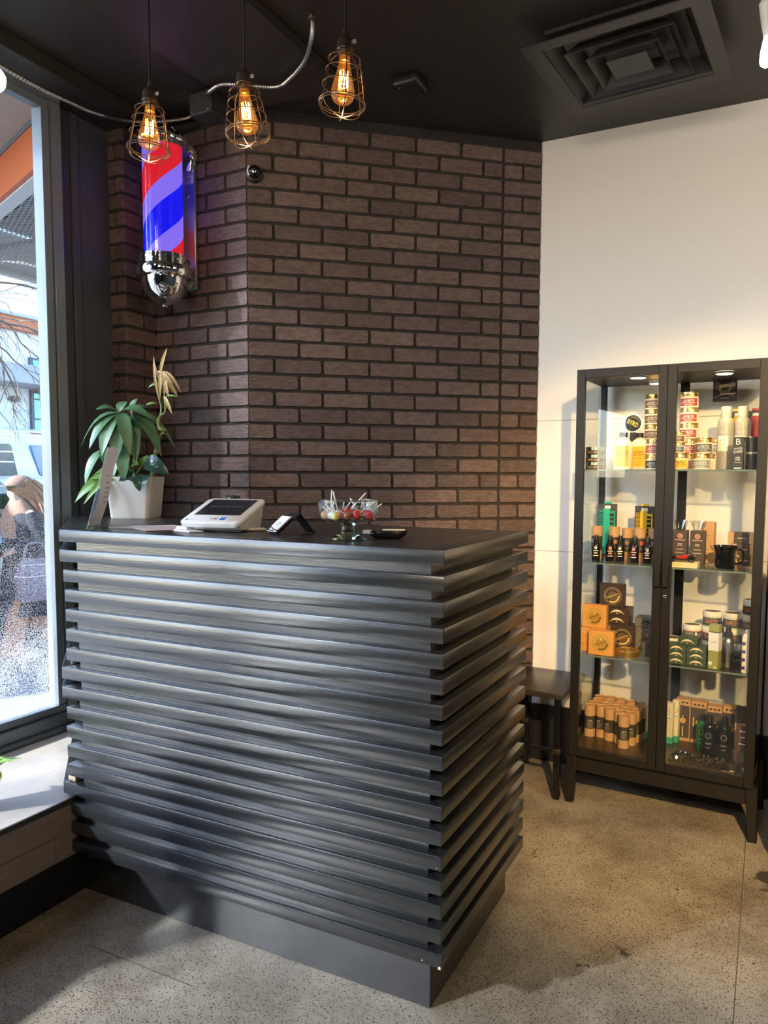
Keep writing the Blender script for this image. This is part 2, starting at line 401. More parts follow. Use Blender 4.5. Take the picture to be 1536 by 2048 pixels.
# front wall behind the camera: glazed shopfront
fwm = M['pier']
structure('wall_front', MB().box(-2.0, XR, YF - .12, YF, 0, H), fwm)
def glazing(name, fn, u0, u1, z0, z1, bars, wd=.06, gm='winglass2'):
    """fn(mb,u0,u1,z0,z1,depth) adds a bar; pane per bay"""
    r = None
    for k, (a, b, c, d) in enumerate(((u0, u1, z0, z0 + wd), (u0, u1, z1 - wd, z1), (u0, u0 + wd, z0 + wd, z1 - wd), (u1 - wd, u1, z0 + wd, z1 - wd))):
        me = fn(MB(), a, b, c, d, .03).mesh('frame_bar', M['frame'], .002)
        if r is None: r = obj(name, me); r['kind'] = 'structure'
        else: obj('frame_bar', me, r)
    us = [u0] + list(bars) + [u1]
    for a, b in zip(us, us[1:]):
        obj('pane', fn(MB(), a + .02, b - .02, z0 + .02, z1 - .02, .003).mesh('pane', M[gm]), r)
        if b < u1: obj('mullion', fn(MB(), b - wd / 2, b + wd / 2, z0 + wd, z1 - wd, .03).mesh('mullion', M['frame'], .002), r)
    return r
fx = lambda mb, a, b, c, d, t: mb.box(-1.94 - t, -1.94 + t, a, b, c, d)
glazing('window_3', fx, -6.0, -4.5, 1.30, 2.26, [])

# ---- window wall on the left
structure('wall_left', MB().box(-1.992, XW, YF, .45, H - .07, H), M['pier'])
pr = structure('wall_left_pier', MB().box(-1.992, -1.955, .53, .823, 0, H), M['pier'], .002)
obj('batten', MB().box(-1.955, -1.945, .613, .650, .34, H - .06).mesh('batten', M['pier'], .002), pr)
structure('wall_left_south', MB().box(-1.992, -1.9, -4.5, -3.35, 0, H).box(-1.992, -1.9, YF, -6.0, 0, H).box(-1.992, -1.9, -6.0, -4.5, 0, 1.30).box(-1.992, -1.9, -6.0, -4.5, 2.26, H), M['pier'])
GX = -1.93
def win(name, y0, y1, gm, right=True):
    r = structure(name, MB().box(-1.99, -1.90, y0, y1, 2.845, 2.90), M['frame'], .002)
    P = lambda nm, *bx, b=.002: obj(nm, MB().box(*bx).mesh(nm, M['frame'], b), r)
    P('head_stop', -1.955, -1.915, y0 + .045, y1 - .045, 2.812, 2.845)
    P('bottom_rail', -1.99, -1.885, y0, y1, .330, .395); P('bottom_stop', -1.955, -1.905, y0 + .03, y1 - .03, .395, .428)
    P('sill_nosing', -1.885, -1.862, y0, y1, .330, .348)
    P('jamb', -1.985, -1.90, y1 - .045, y1, .395, 2.845); P('jamb_stop', -1.965, -1.908, y1 - .083, y1 - .048, .428, 2.812)
    P('jamb', -1.985, -1.90, y0, y0 + .045, .395, 2.845)
    obj('pane', MB().box(GX - .006, GX, y0 + .04, y1 - .06, .41, 2.83).mesh('pane', M[gm]), r)
    return r
win('window_1', -1.45, .530, 'winglass'); win('window_2', -3.35, -1.45, 'winglass')
lg = structure('trim_3', MB().box(-2.0, -1.318, -3.35, .80, .31, .328), M['ledgetop'], .002, 'wide window ledge in grey brown laminate')
ys = [-3.35, -1.9, -.72, .55, .81]; ys2 = [-3.35, -2.5, -1.35, -.06, .80]
for z0, z1, Y in ((.224, .3105, ys), (.138, .222, ys2)):
    for a, b in zip(Y, Y[1:]): obj('plank', MB().box(-1.34, -1.3105, a + .0008, b - .0008, z0, z1).mesh('plank', M['ledgewood'], .0012), lg)
obj('edge_strip', MB().box(-1.3175, -1.3085, -3.35, .80, .311, .3295).mesh('edge_strip', mat('dark_edge_strip', (.05, .045, .04), .4), .002), lg)
structure('baseboard_left', MB().box(-1.40, -1.312, -3.35, .80, 0, .138), M['black_base'], .002)

# ---- ceiling fittings
def build_diffuser():
    t = thing('ceiling_diffuser', 'square black stepped air diffuser hanging on a chain below the dark ceiling', 'vent', (.187, 1.2175, 2.85), rad(-5))
    m = mat('black_diffuser', (.035, .032, .030), .45); 
    def frame(o, i, z0, z1):
        mb = MB(); a = [(-o, -o), (o, -o), (o, o), (-o, o)]; b = [(-i, -i), (i, -i), (i, i), (-i, i)]
        A = [mb.pt((x, y, z0)) for x, y in a]; B = [mb.pt((x, y, z1)) for x, y in b]
        A2 = [mb.pt((x, y, z0 + .004)) for x, y in a]; B2 = [mb.pt((x, y, z1 + .004)) for x, y in b]
        for k in range(4):
            j = (k + 1) % 4; mb.face((A[k], A[j], B[j], B[k])); mb.face((A2[k], B2[k], B2[j], A2[j])); mb.face((A[k], A2[k], A2[j], A[j])); mb.face((B[k], B[j], B2[j], B2[k]))
        return mb
    t.scale = (1.0, .94, 1)
    obj('outer_frame', frame(.305, .245, 0, .004).mesh('outer_frame', m), t)
    for o, i, z in ((.245, .20, .03), (.185, .145, .012), (.125, .088, .004)):
        obj('louver_ring', frame(o, i, z - .012, z + .035).mesh('louver_ring', m), t)
    obj('center_plate', MB().box(-.07, .07, -.07, .07, -.004, 0).mesh('center_plate', m, .001), t)
    obj('back_box', MB().box(-.24, .24, -.24, .24, .06, .073).mesh('back_box', M['ceil']), t)
    mb = MB(); z = .004
    while z < .07: mb.tube([(-.295 + .004 * math.cos(a), .295, z + .006 * math.sin(a)) for a in [k * PI / 4 for k in range(8)]], .0012, 5, True); z += .010
    obj('hanging_chain', mb.mesh('hanging_chain', M['darkmetal']), t)
build_diffuser()
sp = thing('ceiling_speaker_box', 'small black square box fixed flat on the dark ceiling, left of the diffuser', 'box', (-.63, 1.10, 2.885))
obj('housing', MB().box(-.055, .055, -.055, .055, 0, .038).mesh('housing', M['black'], .012, seg=3), sp)
obj('indicator', MB().lathe([(.002, -.001), (.002, .001)], 8, -.03, -.03).mesh('indicator', M['white']), sp)
jb = thing('junction_box', 'black metal junction box under the ceiling at the start of the silver conduit', 'box', (-1.375, .80, 2.83))
obj('box_body', MB().box(-.06, .05, -.05, .06, -.03, .055).mesh('box_body', M['ceil'], .004), jb)
for x, z in ((-.045, -.02), (.035, -.02), (-.02, .04)): obj('screw', MB().lathe([(.003, 0), (.002, .002)], 8).mesh('screw', M['steel']), jb, (x, -.0505, z), (PI / 2, 0, 0))
def conduit(name, label, pts, n=26, rr=.0075):
    P = spline(pts, n); mb = MB(); mb.tube(P, [rr * (1.0 if i % 2 else .80) for i in range(len(P))], 8)
    t = thing(name, label, 'conduit', pts[0]); o = obj('hose', mb.mesh('hose', M['steel'], 0, 20), t); o.matrix_parent_inverse = Matrix.Translation(-Vector(pts[0]))
    for q in (P[0], P[-1]): 
        c = obj('connector', MB().lathe([(.011, -.012), (.011, .012)], 10).mesh('connector', M['darkmetal'], .002), t, q - Vector(pts[0]))
    return t
conduit('flexible_conduit', 'silver flexible conduit drooping along the ceiling edge above the window', [(-1.745, -.12, 2.80), (-1.745, .158, 2.783), (-1.745, .325, 2.780), (-1.745, .445, 2.786), (-1.755, .56, 2.800), (-1.775, .74, 2.848), (-1.72, .84, 2.872), (-1.60, .90, 2.885), (-1.52, .905, 2.90)])
conduit('flexible_conduit', 'silver flexible conduit curving up from the junction box to the ceiling', [(-1.325, .735, 2.862), (-1.244, .709, 2.86), (-1.171, .736, 2.858), (-1.06, .805, 2.856), (-.973, .779, 2.856), (-.856, .704, 2.858), (-.76, .60, 2.862), (-.725, .552, 2.868), (-.715, .53, 2.884)])
# ================================================================== RECEPTION COUNTER
rc = thing('reception_counter', 'black reception counter clad in horizontal wooden slats standing on a recessed plinth', 'counter')
SP = .0635; SH = .038; ZB = .1523; DP = .6916
XL = [-1.328, -1.329, -1.314, -1.309, -1.308, -1.309, -1.311, -1.333, -1.334, -1.316, -1.318, -1.318, -1.321, -1.341, -1.309, -1.311, -1.313]
rs = random.Random(11)
for k in range(17):
    z = ZB + (16 - k) * SP; xl = XL[k]; d = .085; j = rs.uniform(-.0012, .0012)
    obj('slat', MB().prism([(xl, j), (0, j), (-d, d), (xl, d)], z, z + SH).mesh('slat', M['blackwood'], .0022, seg=2), rc)
    j2 = rs.uniform(-.0010, .0010)
    obj('slat', MB().prism([(j2, 0), (j2, DP), (-d, DP), (-d, d)], z + rs.uniform(-.0008, .0008), z + SH).mesh('slat', M['blackwood_side'], .0022, seg=2), rc)
    if k in (0, 1, 7, 8, 13):
        obj('slat', MB().prism([(xl, 0), (xl + .03, .085), (-1.80, .545), (-1.855, .485)], z, z + SH).mesh('slat', M['blackwood'], .002), rc)
    if k < 16:
        obj('spacer', MB().box(-1.275 + rs.uniform(-.006, .006), -.043 + rs.uniform(-.002, .002), .021, .05, z - (SP - SH), z).mesh('spacer', M['blackwood'], .0006), rc)
        obj('spacer', MB().box(-.085, -.046, .05, DP - .02, z - (SP - SH), z).mesh('spacer', M['blackwood_side'], .0006), rc)
obj('core', MB().prism([(-1.27, .05), (-.085, .05), (-.085, DP - .01), (-1.27, DP - .01)], .15, T - .04).mesh('core', M['black_base']), rc)
for x0, x1 in ((-1.32, -.62), (-.618, -.0865)):
    pass
for poly in ([(-1.326, .0865), (-.55, .0865), (-.55, DP + .03), (-1.33, DP + .055)], [(-.548, .0865), (-.262, .0865), (-.262, DP), (-.548, DP)], [(-.26, .0865), (-.0865, .0865), (-.0865, DP), (-.26, DP)],
             [(-1.328, .0865), (-1.332, DP + .055), (-1.66, DP + .045), (-1.93, .60), (-1.862, .50)]):
    obj('top_board', MB().prism(poly, T - .022, T - .0006).mesh('top_board', M['blackwood_top'], .001), rc)
pi_ = .0492
obj('plinth', MB().box(-1.309, -pi_, pi_, DP - .03, 0, ZB - .001).mesh('plinth', M['blackwood'], .0015), rc)
mb = MB(); mb.prism([(-.0075, -.0018), (-.002, -.0026), (.0016, -.0016), (.0014, .0030), (-.001, .0012), (-.0055, .0010)], ZB + .0005, ZB + .0075, .55)
tag(obj('paint_chip', mb.mesh('paint_chip', M['rawwood'], .0004), rc), 'bare wood showing where the black paint is chipped')
for x, z, k in ((-.052, ZB + .010, 1), (-.015, ZB + 4 * SP + .006, 2)):
    obj('paint_chip', MB().box(x, x + .004, -.0016, 0, z, z + .0018).mesh('paint_chip', M['rawwood']), rc)

# pale dowel pegs between the slats at the left end
for k in (5, 6, 7):
    z = ZB + (16 - k) * SP + SH
    tag(obj('dowel_peg', MB().lathe([(.008, z), (.008, z + SP - SH)], 12, -1.405, .105).mesh('dowel_peg', M['rawwood'], 0, 40), rc), 'bare pale wooden peg between two black slats')
tag(obj('spacer_end', MB().box(-1.335, -1.302, .014, .048, ZB + 3 * SP + SH, ZB + 4 * SP).mesh('spacer_end', M['rawwood'], .001), rc), 'unpainted wood end showing in a gap between two slats')

# ================================================================== STOOL, STATION
st = thing('low_bench', 'low black bench with a flat seat between the counter and the display cabinet', 'bench', (-.055, 1.42, 0), rad(-3))
obj('seat', MB().prism([(-.30, 0), (0, 0), (-.01, .385), (-.30, .385)], .44, .466).mesh('seat', mat('black_bench_seat', (.030, .026, .022), .30, bump=(60, .1, .002)), .006, seg=2), st)
for x, y in ((-.028, .012), (-.285, .012), (-.035, .34), (-.285, .34)):
    q = obj('leg', MB().prism([(x - .014, y), (x + .014, y), (x + .014, y + .03), (x - .014, y + .03)], 0, .44).mesh('leg', M['blackgloss'], .003), st)
    obj('foot_cap', MB().box(x - .016, x + .016, y - .002, y + .032, .20, .222).mesh('foot_cap', M['darkmetal'], .002), q)
obj('rung', MB().box(-.285, -.03, .018, .036, .205, .218).mesh('rung', M['blackgloss'], .002), st)
stn = thing('barber_station', 'tall black station unit with pale marble top at the right edge of the picture', 'cabinet', (.745, 1.24, 0))
obj('body', MB().box(0, .60, .03, .60, .06, .945).mesh('body', M['blackgloss'], .004), stn)
obj('side_strip', MB().box(-.004, 0, .05, .075, .06, .94).mesh('side_strip', M['cab'], .001), stn)
obj('side_strip', MB().box(-.004, 0, .12, .15, .06, .94).mesh('side_strip', M['cab'], .001), stn)
obj('top', MB().box(-.022, .62, -.02, .60, .945, .985).mesh('top', mat('cream_marble', (.62, .50, .38), .25, noise=(14, .12, (.28, .17, .10))), .004), stn)
for y in (.05, .54): obj('leg', MB().box(0, .05, y, y + .04, 0, .06).mesh('leg', M['blackgloss'], .002), stn)
# ================================================================== LIGHTS WITH BODIES
WARM = (1.0, .62, .30)
def point(name, parent, loc, col, e, r=.02, spot=None):
    l = bpy.data.lights.new(name, 'SPOT' if spot else 'POINT'); l.energy = e; l.color = col; l.shadow_soft_size = r
    if spot: l.spot_size = rad(spot); l.spot_blend = .6
    o = bpy.data.objects.new(name, l); COL.objects.link(o); o.parent = parent; o.location = loc; return o
filam = emit('glowing_filament', (1.0, .55, .16), 70)
LZ = Matrix.Diagonal((.97, .97, .80, 1))
def cage_mesh():
    mb = MB(); mb.M = LZ; w = .0016
    prof = [(.040, -.012), (.043, -.016), (.049, -.052), (.056, -.098), (.063, -.150)]
    def ring(r, z, ww=w): mb.tube([(r * math.cos(a), r * math.sin(a), z) for a in [2 * PI * k / 28 for k in range(28)]], ww, 5, True)
    for r, z in ((.043, -.016), (.049, -.052), (.056, -.098), (.063, -.150), (.0625, -.158)): ring(r, z)
    ring(.021, .006, .002)
    for k in range(6):
        a = 2 * PI * k / 6 + .3; c, s = math.cos(a), math.sin(a)
        p = [(.021, .006), (.032, -.004)] + prof
        mb.tube([(r * c, r * s, z) for r, z in p], w, 5)
    for a in (.3, .3 + PI / 3, .3 + 2 * PI / 3):
        c, s = math.cos(a), math.sin(a)
        mb.tube([(.063 * math.cos(t) * c, .063 * math.cos(t) * s, -.154 - .042 * math.sin(t)) for t in [PI * i / 14 for i in range(15)]], w, 5)
    return mb.mesh('wire_cage', M['darkmetal'], 0, 60)
def MBL(k=.80):
    m_ = MB(); m_.M = Matrix.Diagonal((.97, .97, k, 1)); return m_
def pendant(label, x, y, z, tilt=(0, 0, 0), kind=0):
    t = thing('pendant_lamp', label, 'lamp', (x, y, z), 0, 'caged pendant lamps over the counter')
    obj('cord', MB().tube([(0, 0, .055), (.002, 0, .2), (0, 0, H - z)], .0032, 8).mesh('cord', M['black']), t)
    obj('ceiling_rose', MB().lathe([(.045, H - z - .02), (.05, H - z - .001)], 20).mesh('ceiling_rose', M['darkmetal'], .003), t)
    s = obj('socket', MBL(.62).lathe([(.006, .105), (.007, .08), (.012, .072), (.019, .062), (.0215, .05), (.0215, .022), (.0235, .020), (.0235, .014), (.020, .012), (.020, -.006), (.015, -.006)], 20).mesh('socket', M['darkmetal'], .0005), t)
    obj('turn_key', MB().box(.020, .034, -.002, .002, .022, .032).mesh('turn_key', M['steel'], .001), s)
    cg = obj('wire_cage', cm('cage', cage_mesh), t, (0, 0, 0), tilt)
    prof = [(.0135, -.006), (.0145, -.016), (.0155, -.03), (.021, -.062), (.0275, -.09), (.0315, -.112), (.032, -.124), (.029, -.138), (.022, -.148), (.011, -.154), (0, -.1555)]
    b = obj('bulb', cm('bulb', lambda: MBL().lathe(prof, 24, cap=False).mesh('bulb', M['bulbglass'], 0, 80)), t, (0, 0, 0), tilt)
    obj('bulb_cap', cm('bulbcap', lambda: MBL().lathe([(.0138, 0), (.0138, -.022), (.008, -.026)], 16).mesh('bulb_cap', M['gold'])), b)
    def fil():
        mb = MBL(); n = 9
        for k in range(n):
            a0 = 2 * PI * k / n; a1 = a0 + .5
            mb.tube([(.011 * math.cos(a0), .011 * math.sin(a0), -.052), (.0125 * math.cos(a1), .0125 * math.sin(a1), -.098)], .00095, 5)
        mb.tube([(.0118 * math.cos(a), .0118 * math.sin(a), -.098) for a in [2 * PI * k / 12 for k in range(12)]], .0009, 5, True)
        return mb.mesh('filament', filam)
    obj('filament', cm('filament', fil), b)
    obj('filament_stem', cm('fstem', lambda: MBL().tube([(0, 0, -.02), (0, 0, -.10)], .0018, 6).mesh('filament_stem', M['bulbglass'])), b)
    point('pendant_light', t, (0, 0, -.17), WARM, 2.2, .02)
    return t
pendant('caged pendant lamp hanging in front of the barber pole', -.966, .060, 2.452, (0, rad(4), 0))
pendant('caged pendant lamp hanging before the brick corner, between two other lamps', -.657, .099, 2.450, (rad(-3), rad(-5), .5))
pendant('caged pendant lamp nearest the camera, with its key socket in full view', -.346, .121, 2.478, (rad(2), rad(3), .9))
gb = thing('globe_lamp', 'glowing white globe bulb hanging by the window at the left edge', 'lamp', (-1.512, -.043, 2.598))
obj('bulb', MB().sphere((0, 0, 0), .040).mesh('bulb', emit('globe_glow', (1, .86, .66), 12)), gb)
obj('socket', MB().lathe([(.018, .034), (.018, .08), (.006, .09)], 16).mesh('socket', M['darkmetal']), gb)
obj('cord', MB().tube([(0, 0, .085), (0, 0, H - 2.598 - .02)], .003, 8).mesh('cord', M['black']), gb)
point('globe_light', gb, (0, 0, -.06), (1, .80, .58), 4, .04)

def track_spot(name, label, loc, aim, e, col=(1.0, .87, .70), cone=95, group=None, rs_=.05):
    d = (Vector(aim) - Vector(loc)).normalized()
    t = thing(name, label, 'lamp', loc, 0, group)
    mw = d.to_track_quat('-Z', 'Y').to_matrix().to_4x4()
    obj('bulb', cm('par', lambda: MB().lathe([(0, -.050), (.030, -.049), (.040, -.040), (.042, -.030), (.036, -.005), (.024, .025), (.018, .045)], 24, cap=False).mesh('bulb', emit('par_bulb_glow', (1, .93, .82), 30), 0, 60)), t, mw=mw)
    obj('socket', cm('parsock', lambda: MB().lathe([(.024, .03), (.026, .055), (.026, .11), (.012, .125)], 20).mesh('socket', M['white'], .001)), t, mw=mw)
    top = Vector((0, 0, H - loc[2]))
    obj('arm', MB().tube([mw @ Vector((0, 0, .12)), (mw @ Vector((0, 0, .12))) * .5 + top * .5 + Vector((.02, 0, 0)), top], .007, 8).mesh('arm', M['cab']), t)
    obj('track_plate', MB().box(-.05, .05, -.02, .02, top.z - .022, top.z - .001).mesh('track_plate', M['black'], .003), t)
    l = point('spot_light', t, mw @ Vector((0, 0, -.07)), col, e, rs_, cone)
    l.rotation_euler = d.to_track_quat('-Z', 'Y').to_euler(); return t
track_spot('track_spotlight', 'glowing white spotlight bulb at the upper right edge beside the ceiling diffuser', (.655, .80, 2.60), (1.0, 1.8, .6), 14)
for k, (x, y, ax, ay, az, e, c, cone) in enumerate(((1.42, -2.3, .36, 1.75, .62, 980, (1.0, .64, .26), 38), (2.4, .3, 1.0, 1.86, 1.9, 70, (1.0, .86, .68), 110), (1.9, -1.9, 1.2, .4, .2, 90, (1.0, .78, .50), 90), (.2, -3.2, .6, 1.86, 2.0, 140, (1.0, .87, .72), 80), (2.2, -4.6, 2.2, -3.5, 0, 50, (1.0, .84, .65), 110))):
    track_spot('track_spotlight', ['white track spotlight aimed low at the display cabinet', 'white track spotlight over the station side of the room', 'white track spotlight above the open floor', 'white track spotlight aimed at the back wall from the middle of the room', 'white track spotlight deep in the room'][k], (x, y, 2.62), (ax, ay, az), e, c, cone, group='track spotlights behind the camera', rs_=.05 if k in (0, 2) else .30)

# ================================================================== BARBER POLE
bpz = 2.22
bp = thing('barber_pole', 'lit barber pole with red, white and blue spiral on a chrome wall bracket', 'barber pole', (-1.652, .825, bpz))
pl = obj('back_plate', MB().box(-.040, .042, .148, .164, -.025, .545).mesh('back_plate', mat('satin_chrome', (.50, .50, .50), .42, metal=1), .003), bp)
for z in (.075, .375): obj('screw', MB().sphere((0, 0, 0), .006, .004, .006, 10, 6).mesh('screw', M['chrome']), pl, (.005, .146, z))
tg = obj('sticker', MB().box(-.026, .036, .1468, .148, .428, .462).mesh('sticker', mat('grey_sticker', (.55, .54, .57), .6)), pl)
obj('lettering', text_mb('CREW', .046, .020, flat(.004, .1462, .446)).mesh('lettering', M['black'], 0, 0), tg)
drum = bpy.data.materials.new('spiral_drum'); drum.use_nodes = True
n = drum.node_tree.nodes; L = drum.node_tree.links; n.clear()
tc = n.new('ShaderNodeTexCoord'); sx = n.new('ShaderNodeSeparateXYZ'); L.new(tc.outputs['Object'], sx.inputs[0])
at = n.new('ShaderNodeMath'); at.operation = 'ARCTAN2'; L.new(sx.outputs['Y'], at.inputs[0]); L.new(sx.outputs['X'], at.inputs[1])
a1 = n.new('ShaderNodeMath'); a1.operation = 'MULTIPLY'; a1.inputs[1].default_value = -1 / (2 * PI); L.new(at.outputs[0], a1.inputs[0])
a2 = n.new('ShaderNodeMath'); a2.operation = 'MULTIPLY_ADD'; a2.inputs[1].default_value = 1 / .455; L.new(sx.outputs['Z'], a2.inputs[0]); L.new(a1.outputs[0], a2.inputs[2])
a3 = n.new('ShaderNodeMath'); a3.operation = 'ADD'; a3.inputs[1].default_value = 10.235; L.new(a2.outputs[0], a3.inputs[0])
fr = n.new('ShaderNodeMath'); fr.operation = 'FRACT'; L.new(a3.outputs[0], fr.inputs[0])
cr = n.new('ShaderNodeValToRGB'); cr.color_ramp.interpolation = 'CONSTANT'
E_ = cr.color_ramp.elements; lav = (.26, .165, .95, 1)
E_[0].position = 0; E_[0].color = lav; E_[1].position = .2; E_[1].color = (.75, .015, .03, 1)
e = E_.new(.5); e.color = lav; e = E_.new(.70); e.color = (.01, .01, .95, 1); L.new(fr.outputs[0], cr.inputs['Fac'])
em = n.new('ShaderNodeEmission'); em.inputs['Strength'].default_value = 1.0; L.new(cr.outputs[0], em.inputs['Color'])
gls = n.new('ShaderNodeBsdfGlossy'); gls.inputs['Roughness'].default_value = .15; ad = n.new('ShaderNodeMixShader'); ad.inputs[0].default_value = .04
L.new(em.outputs[0], ad.inputs[1]); L.new(gls.outputs[0], ad.inputs[2])
ou = n.new('ShaderNodeOutputMaterial'); L.new(ad.outputs[0], ou.inputs[0])
obj('spiral_drum', MB().lathe([(.081, .055), (.081, .53)], 48).mesh('spiral_drum', drum, 0, 60), bp)
obj('glass_cylinder', MB().lathe([(.101, .07), (.101, .525)], 40, cap=False).mesh('glass_cylinder', thin_glass('pole_glass', (.985, .985, .99)), 0, 80), bp)
obj('bottom_bowl', MB().lathe([(0, -.128), (.012, -.128), (.016, -.118), (.030, -.115), (.060, -.098), (.082, -.070), (.093, -.035), (.095, -.012)], 40, cap=False).mesh('bottom_bowl', M['chrome'], 0, 60), bp)
obj('bottom_ring', MB().lathe([(.096, -.014), (.112, -.010), (.118, .000), (.119, .022), (.115, .032), (.104, .038), (.104, .052), (.107, .055), (.107, .066), (.103, .070), (.103, .078), (.08, .078)], 40, cap=False).mesh('bottom_ring', M['chrome'], 0, 35), bp)
obj('top_ring', MB().lathe([(.08, .515), (.103, .515), (.104, .53), (.110, .533), (.114, .545), (.112, .562), (.100, .570), (.075, .592), (.04, .606), (0, .610)], 40, cap=False).mesh('top_ring', M['chrome'], 0, 35), bp)
obj('upper_arm', MB().tube(spline([(.02, .06, .578), (.03, .115, .572), (.03, .15, .55), (.02, .157, .515), (.008, .156, .48)], 8), .024, 14).mesh('upper_arm', M['chrome'], 0, 60), bp)
obj('lower_arm', MB().tube(spline([(.02, .08, .012), (.02, .115, .008), (.018, .14, -.004), (.01, .156, -.012)], 8), .026, 14).mesh('lower_arm', M['chrome'], 0, 60), bp)
obj('foot_clip', MB().box(-.036, .038, .135, .150, -.028, -.012).mesh('foot_clip', mat('teal_reflective_plastic', (.05, .30, .42), .2), .002), bp)

sc_ = thing('security_camera', 'small black security camera fixed to the brick corner', 'camera', (PD[0] + .030 * math.cos(ang) + .004, PD[1] + .030 * math.sin(ang) - .005, 2.648), (PI / 2, 0, ang))
obj('base_ring', MB().lathe([(.036, 0), (.036, .012), (.030, .018)], 24).mesh('base_ring', M['black'], .001), sc_)
hd = obj('ball_housing', MB().sphere((0, 0, .032), .027).mesh('ball_housing', M['blackgloss']), sc_)
obj('lens', MB().lathe([(.009, 0), (.010, .006), (.006, .008)], 16).mesh('lens', M['glass'] if False else M['chrome']), hd, (-.004, -.006, .056))
obj('trim_arc', MB().tube([(-.027 * math.cos(t), .027 * math.sin(t), .032 + .004) for t in [(-.7 + 1.5 * i / 10) for i in range(11)]], .004, 6).mesh('trim_arc', M['white']), hd)
ol = thing('wall_outlet', 'dark wall outlet plate on the brick above the payment terminal', 'outlet', (-1.437, .993, 1.272))
obj('cover_plate', MB().box(-.035, .035, -.006, .002, -.018, .018).mesh('cover_plate', M['black'], .002), ol)
for x in (-.016, .016): obj('socket_slot', MB().box(x - .008, x + .008, -.0075, -.006, -.011, .011).mesh('socket_slot', M['blackgloss'], .001), ol)
# ================================================================== ON THE COUNTER
rp = random.Random(5)
def leaf_mb(mb, base, dirv, up, ln, wd, droop=.35, n=7, fold=.18, shape='lance'):
    """a leaf blade with midrib fold, curving down along its length"""
    base = Vector(base); d = Vector(dirv).normalized(); upv = Vector(up); side = d.cross(upv).normalized(); upv = side.cross(d).normalized()
    rows = []
    for i in range(n + 1):
        t = i / n
        if shape == 'lance': w = wd * math.sin(PI * min(1, t * .93 + .03)) ** .8 * (1 - .25 * t)
        elif shape == 'heart': w = wd * (math.sin(PI * (t * .96 + .02)) ** .55) * (1.12 - .55 * t)
        else: w = wd * (1 - t) ** .5 * min(1, t * 6 + .25)
        if i == n: w = .0002
        p = base + d * (ln * t * (1 - .12 * droop * t)) - Vector((0, 0, 1)) * (droop * ln * t * t) + upv * (.10 * ln * math.sin(PI * t))
        rows.append((p, w))
    idx = []
    for p, w in rows:
        idx.append([mb.pt(p + side * (w * k) + upv * (abs(k) * w * fold * (1 if shape != 'heart' else 1.6))) for k in (-1, -.5, 0, .5, 1)])
    for a, b in zip(idx, idx[1:]):
        for k in range(4): mb.face((a[k], a[k + 1], b[k + 1], b[k]))
    return mb
leafm = mat('pachira_leaf', (.085, .19, .095), .38, noise=(30, .3, (.11, .24, .12)), bump=(70, .15, .002))
potm = mat('pothos_leaf', (.13, .28, .05), .32, noise=(20, .3, (.18, .36, .08)))
darkleaf = mat('dark_glossy_leaf', (.02, .055, .04), .16, noise=(24, .2, (.035, .08, .06)))
bambm = mat('bamboo_stalk', (.16, .25, .06), .4, noise=(20, .3, (.22, .30, .08)))
yelm = mat('yellowing_leaf', (.34, .34, .08), .5, noise=(25, .2, (.50, .36, .15)))
dryl = mat('dry_tan_leaf', (.52, .36, .19), .55)
stemm = mat('plant_stem', (.13, .17, .06), .5)
pt = thing('potted_plant', 'white square planter with money tree, trailing pothos and curled bamboo on the counter end', 'plant', (-1.614, .603, T - .0004))
A = rad(25)
def rsq(h, r, z, n=5):
    out = []
    for cx, cy, a0 in ((h - r, h - r, 0), (-h + r, h - r, PI / 2), (-h + r, -h + r, PI), (h - r, -h + r, 3 * PI / 2)):
        for k in range(n + 1): a = a0 + PI / 2 * k / n; out.append((cx + r * math.cos(a), cy + r * math.sin(a), z))
    return out
def loft(loops, m, name, smooth=40):
    mb = MB(); ids = [[mb.pt(p) for p in l] for l in loops]; n = len(ids[0])
    for a, b in zip(ids, ids[1:]):
        for k in range(n): j = (k + 1) % n; mb.face((a[k], a[j], b[j], b[k]))
    mb.face(ids[0][::-1]); mb.face(ids[-1]); return mb.mesh(name, m, 0, smooth)
po = obj('pot', loft([rsq(.076, .016, 0), rsq(.079, .018, .006), rsq(.092, .02, .164), rsq(.092, .02, .166), rsq(.087, .017, .166), rsq(.085, .016, .150)], M['ceramic'], 'pot'), pt, (0, 0, 0), A)
obj('soil', loft([rsq(.085, .016, .140), rsq(.085, .016, .151)], M['soil'], 'soil'), pt, (0, 0, 0), A)
Vw = Vector((-.897, -.442, 0)); Rt = Vector((.897, .442, 0)); Fr = Vector((.44, -.895, 0)); Up = Vector((0, 0, 1))
def P(a, b, c=0): return Rt * a + Up * b + Fr * c    # right, up, towards the room
# money tree: stem, palmate leaves
crown = P(-.055, .385, .0)
obj('stem', MB().tube(spline([P(-.02, .15), P(-.03, .24, .01), P(-.045, .32), crown], 5), .0045, 7).mesh('stem', stemm), pt)
for dx in (-.012, .012):
    obj('stem', MB().tube(spline([P(-.02 + dx, .15, .02), P(-.035 + dx * .6, .25, .015), crown + Rt * dx], 5), .0028, 6).mesh('stem', stemm), pt)
def palm(c, specs, m=leafm):
    for (a, b, f, ln, wd, dr) in specs:
        mb = leaf_mb(MB(), c, P(a, b, f), Up + Fr * .5, ln, wd * 1.22, dr)
        obj('leaf', mb.mesh('leaf', m, 0, 70), pt)
palm(crown + P(.0, .035, .02), [(-.55, .25, .5, .10, .024, .25), (-1, -.25, .2, .165, .020, .65), (-.7, -.7, .5, .155, .026, .35), (-.25, -.8, .6, .16, .028, .35), (.12, -1, .5, .185, .031, .15), (.95, .20, .2, .165, .027, .40), (.45, -.35, .55, .15, .026, .75), (.15, .5, -.3, .08, .02, .2)])
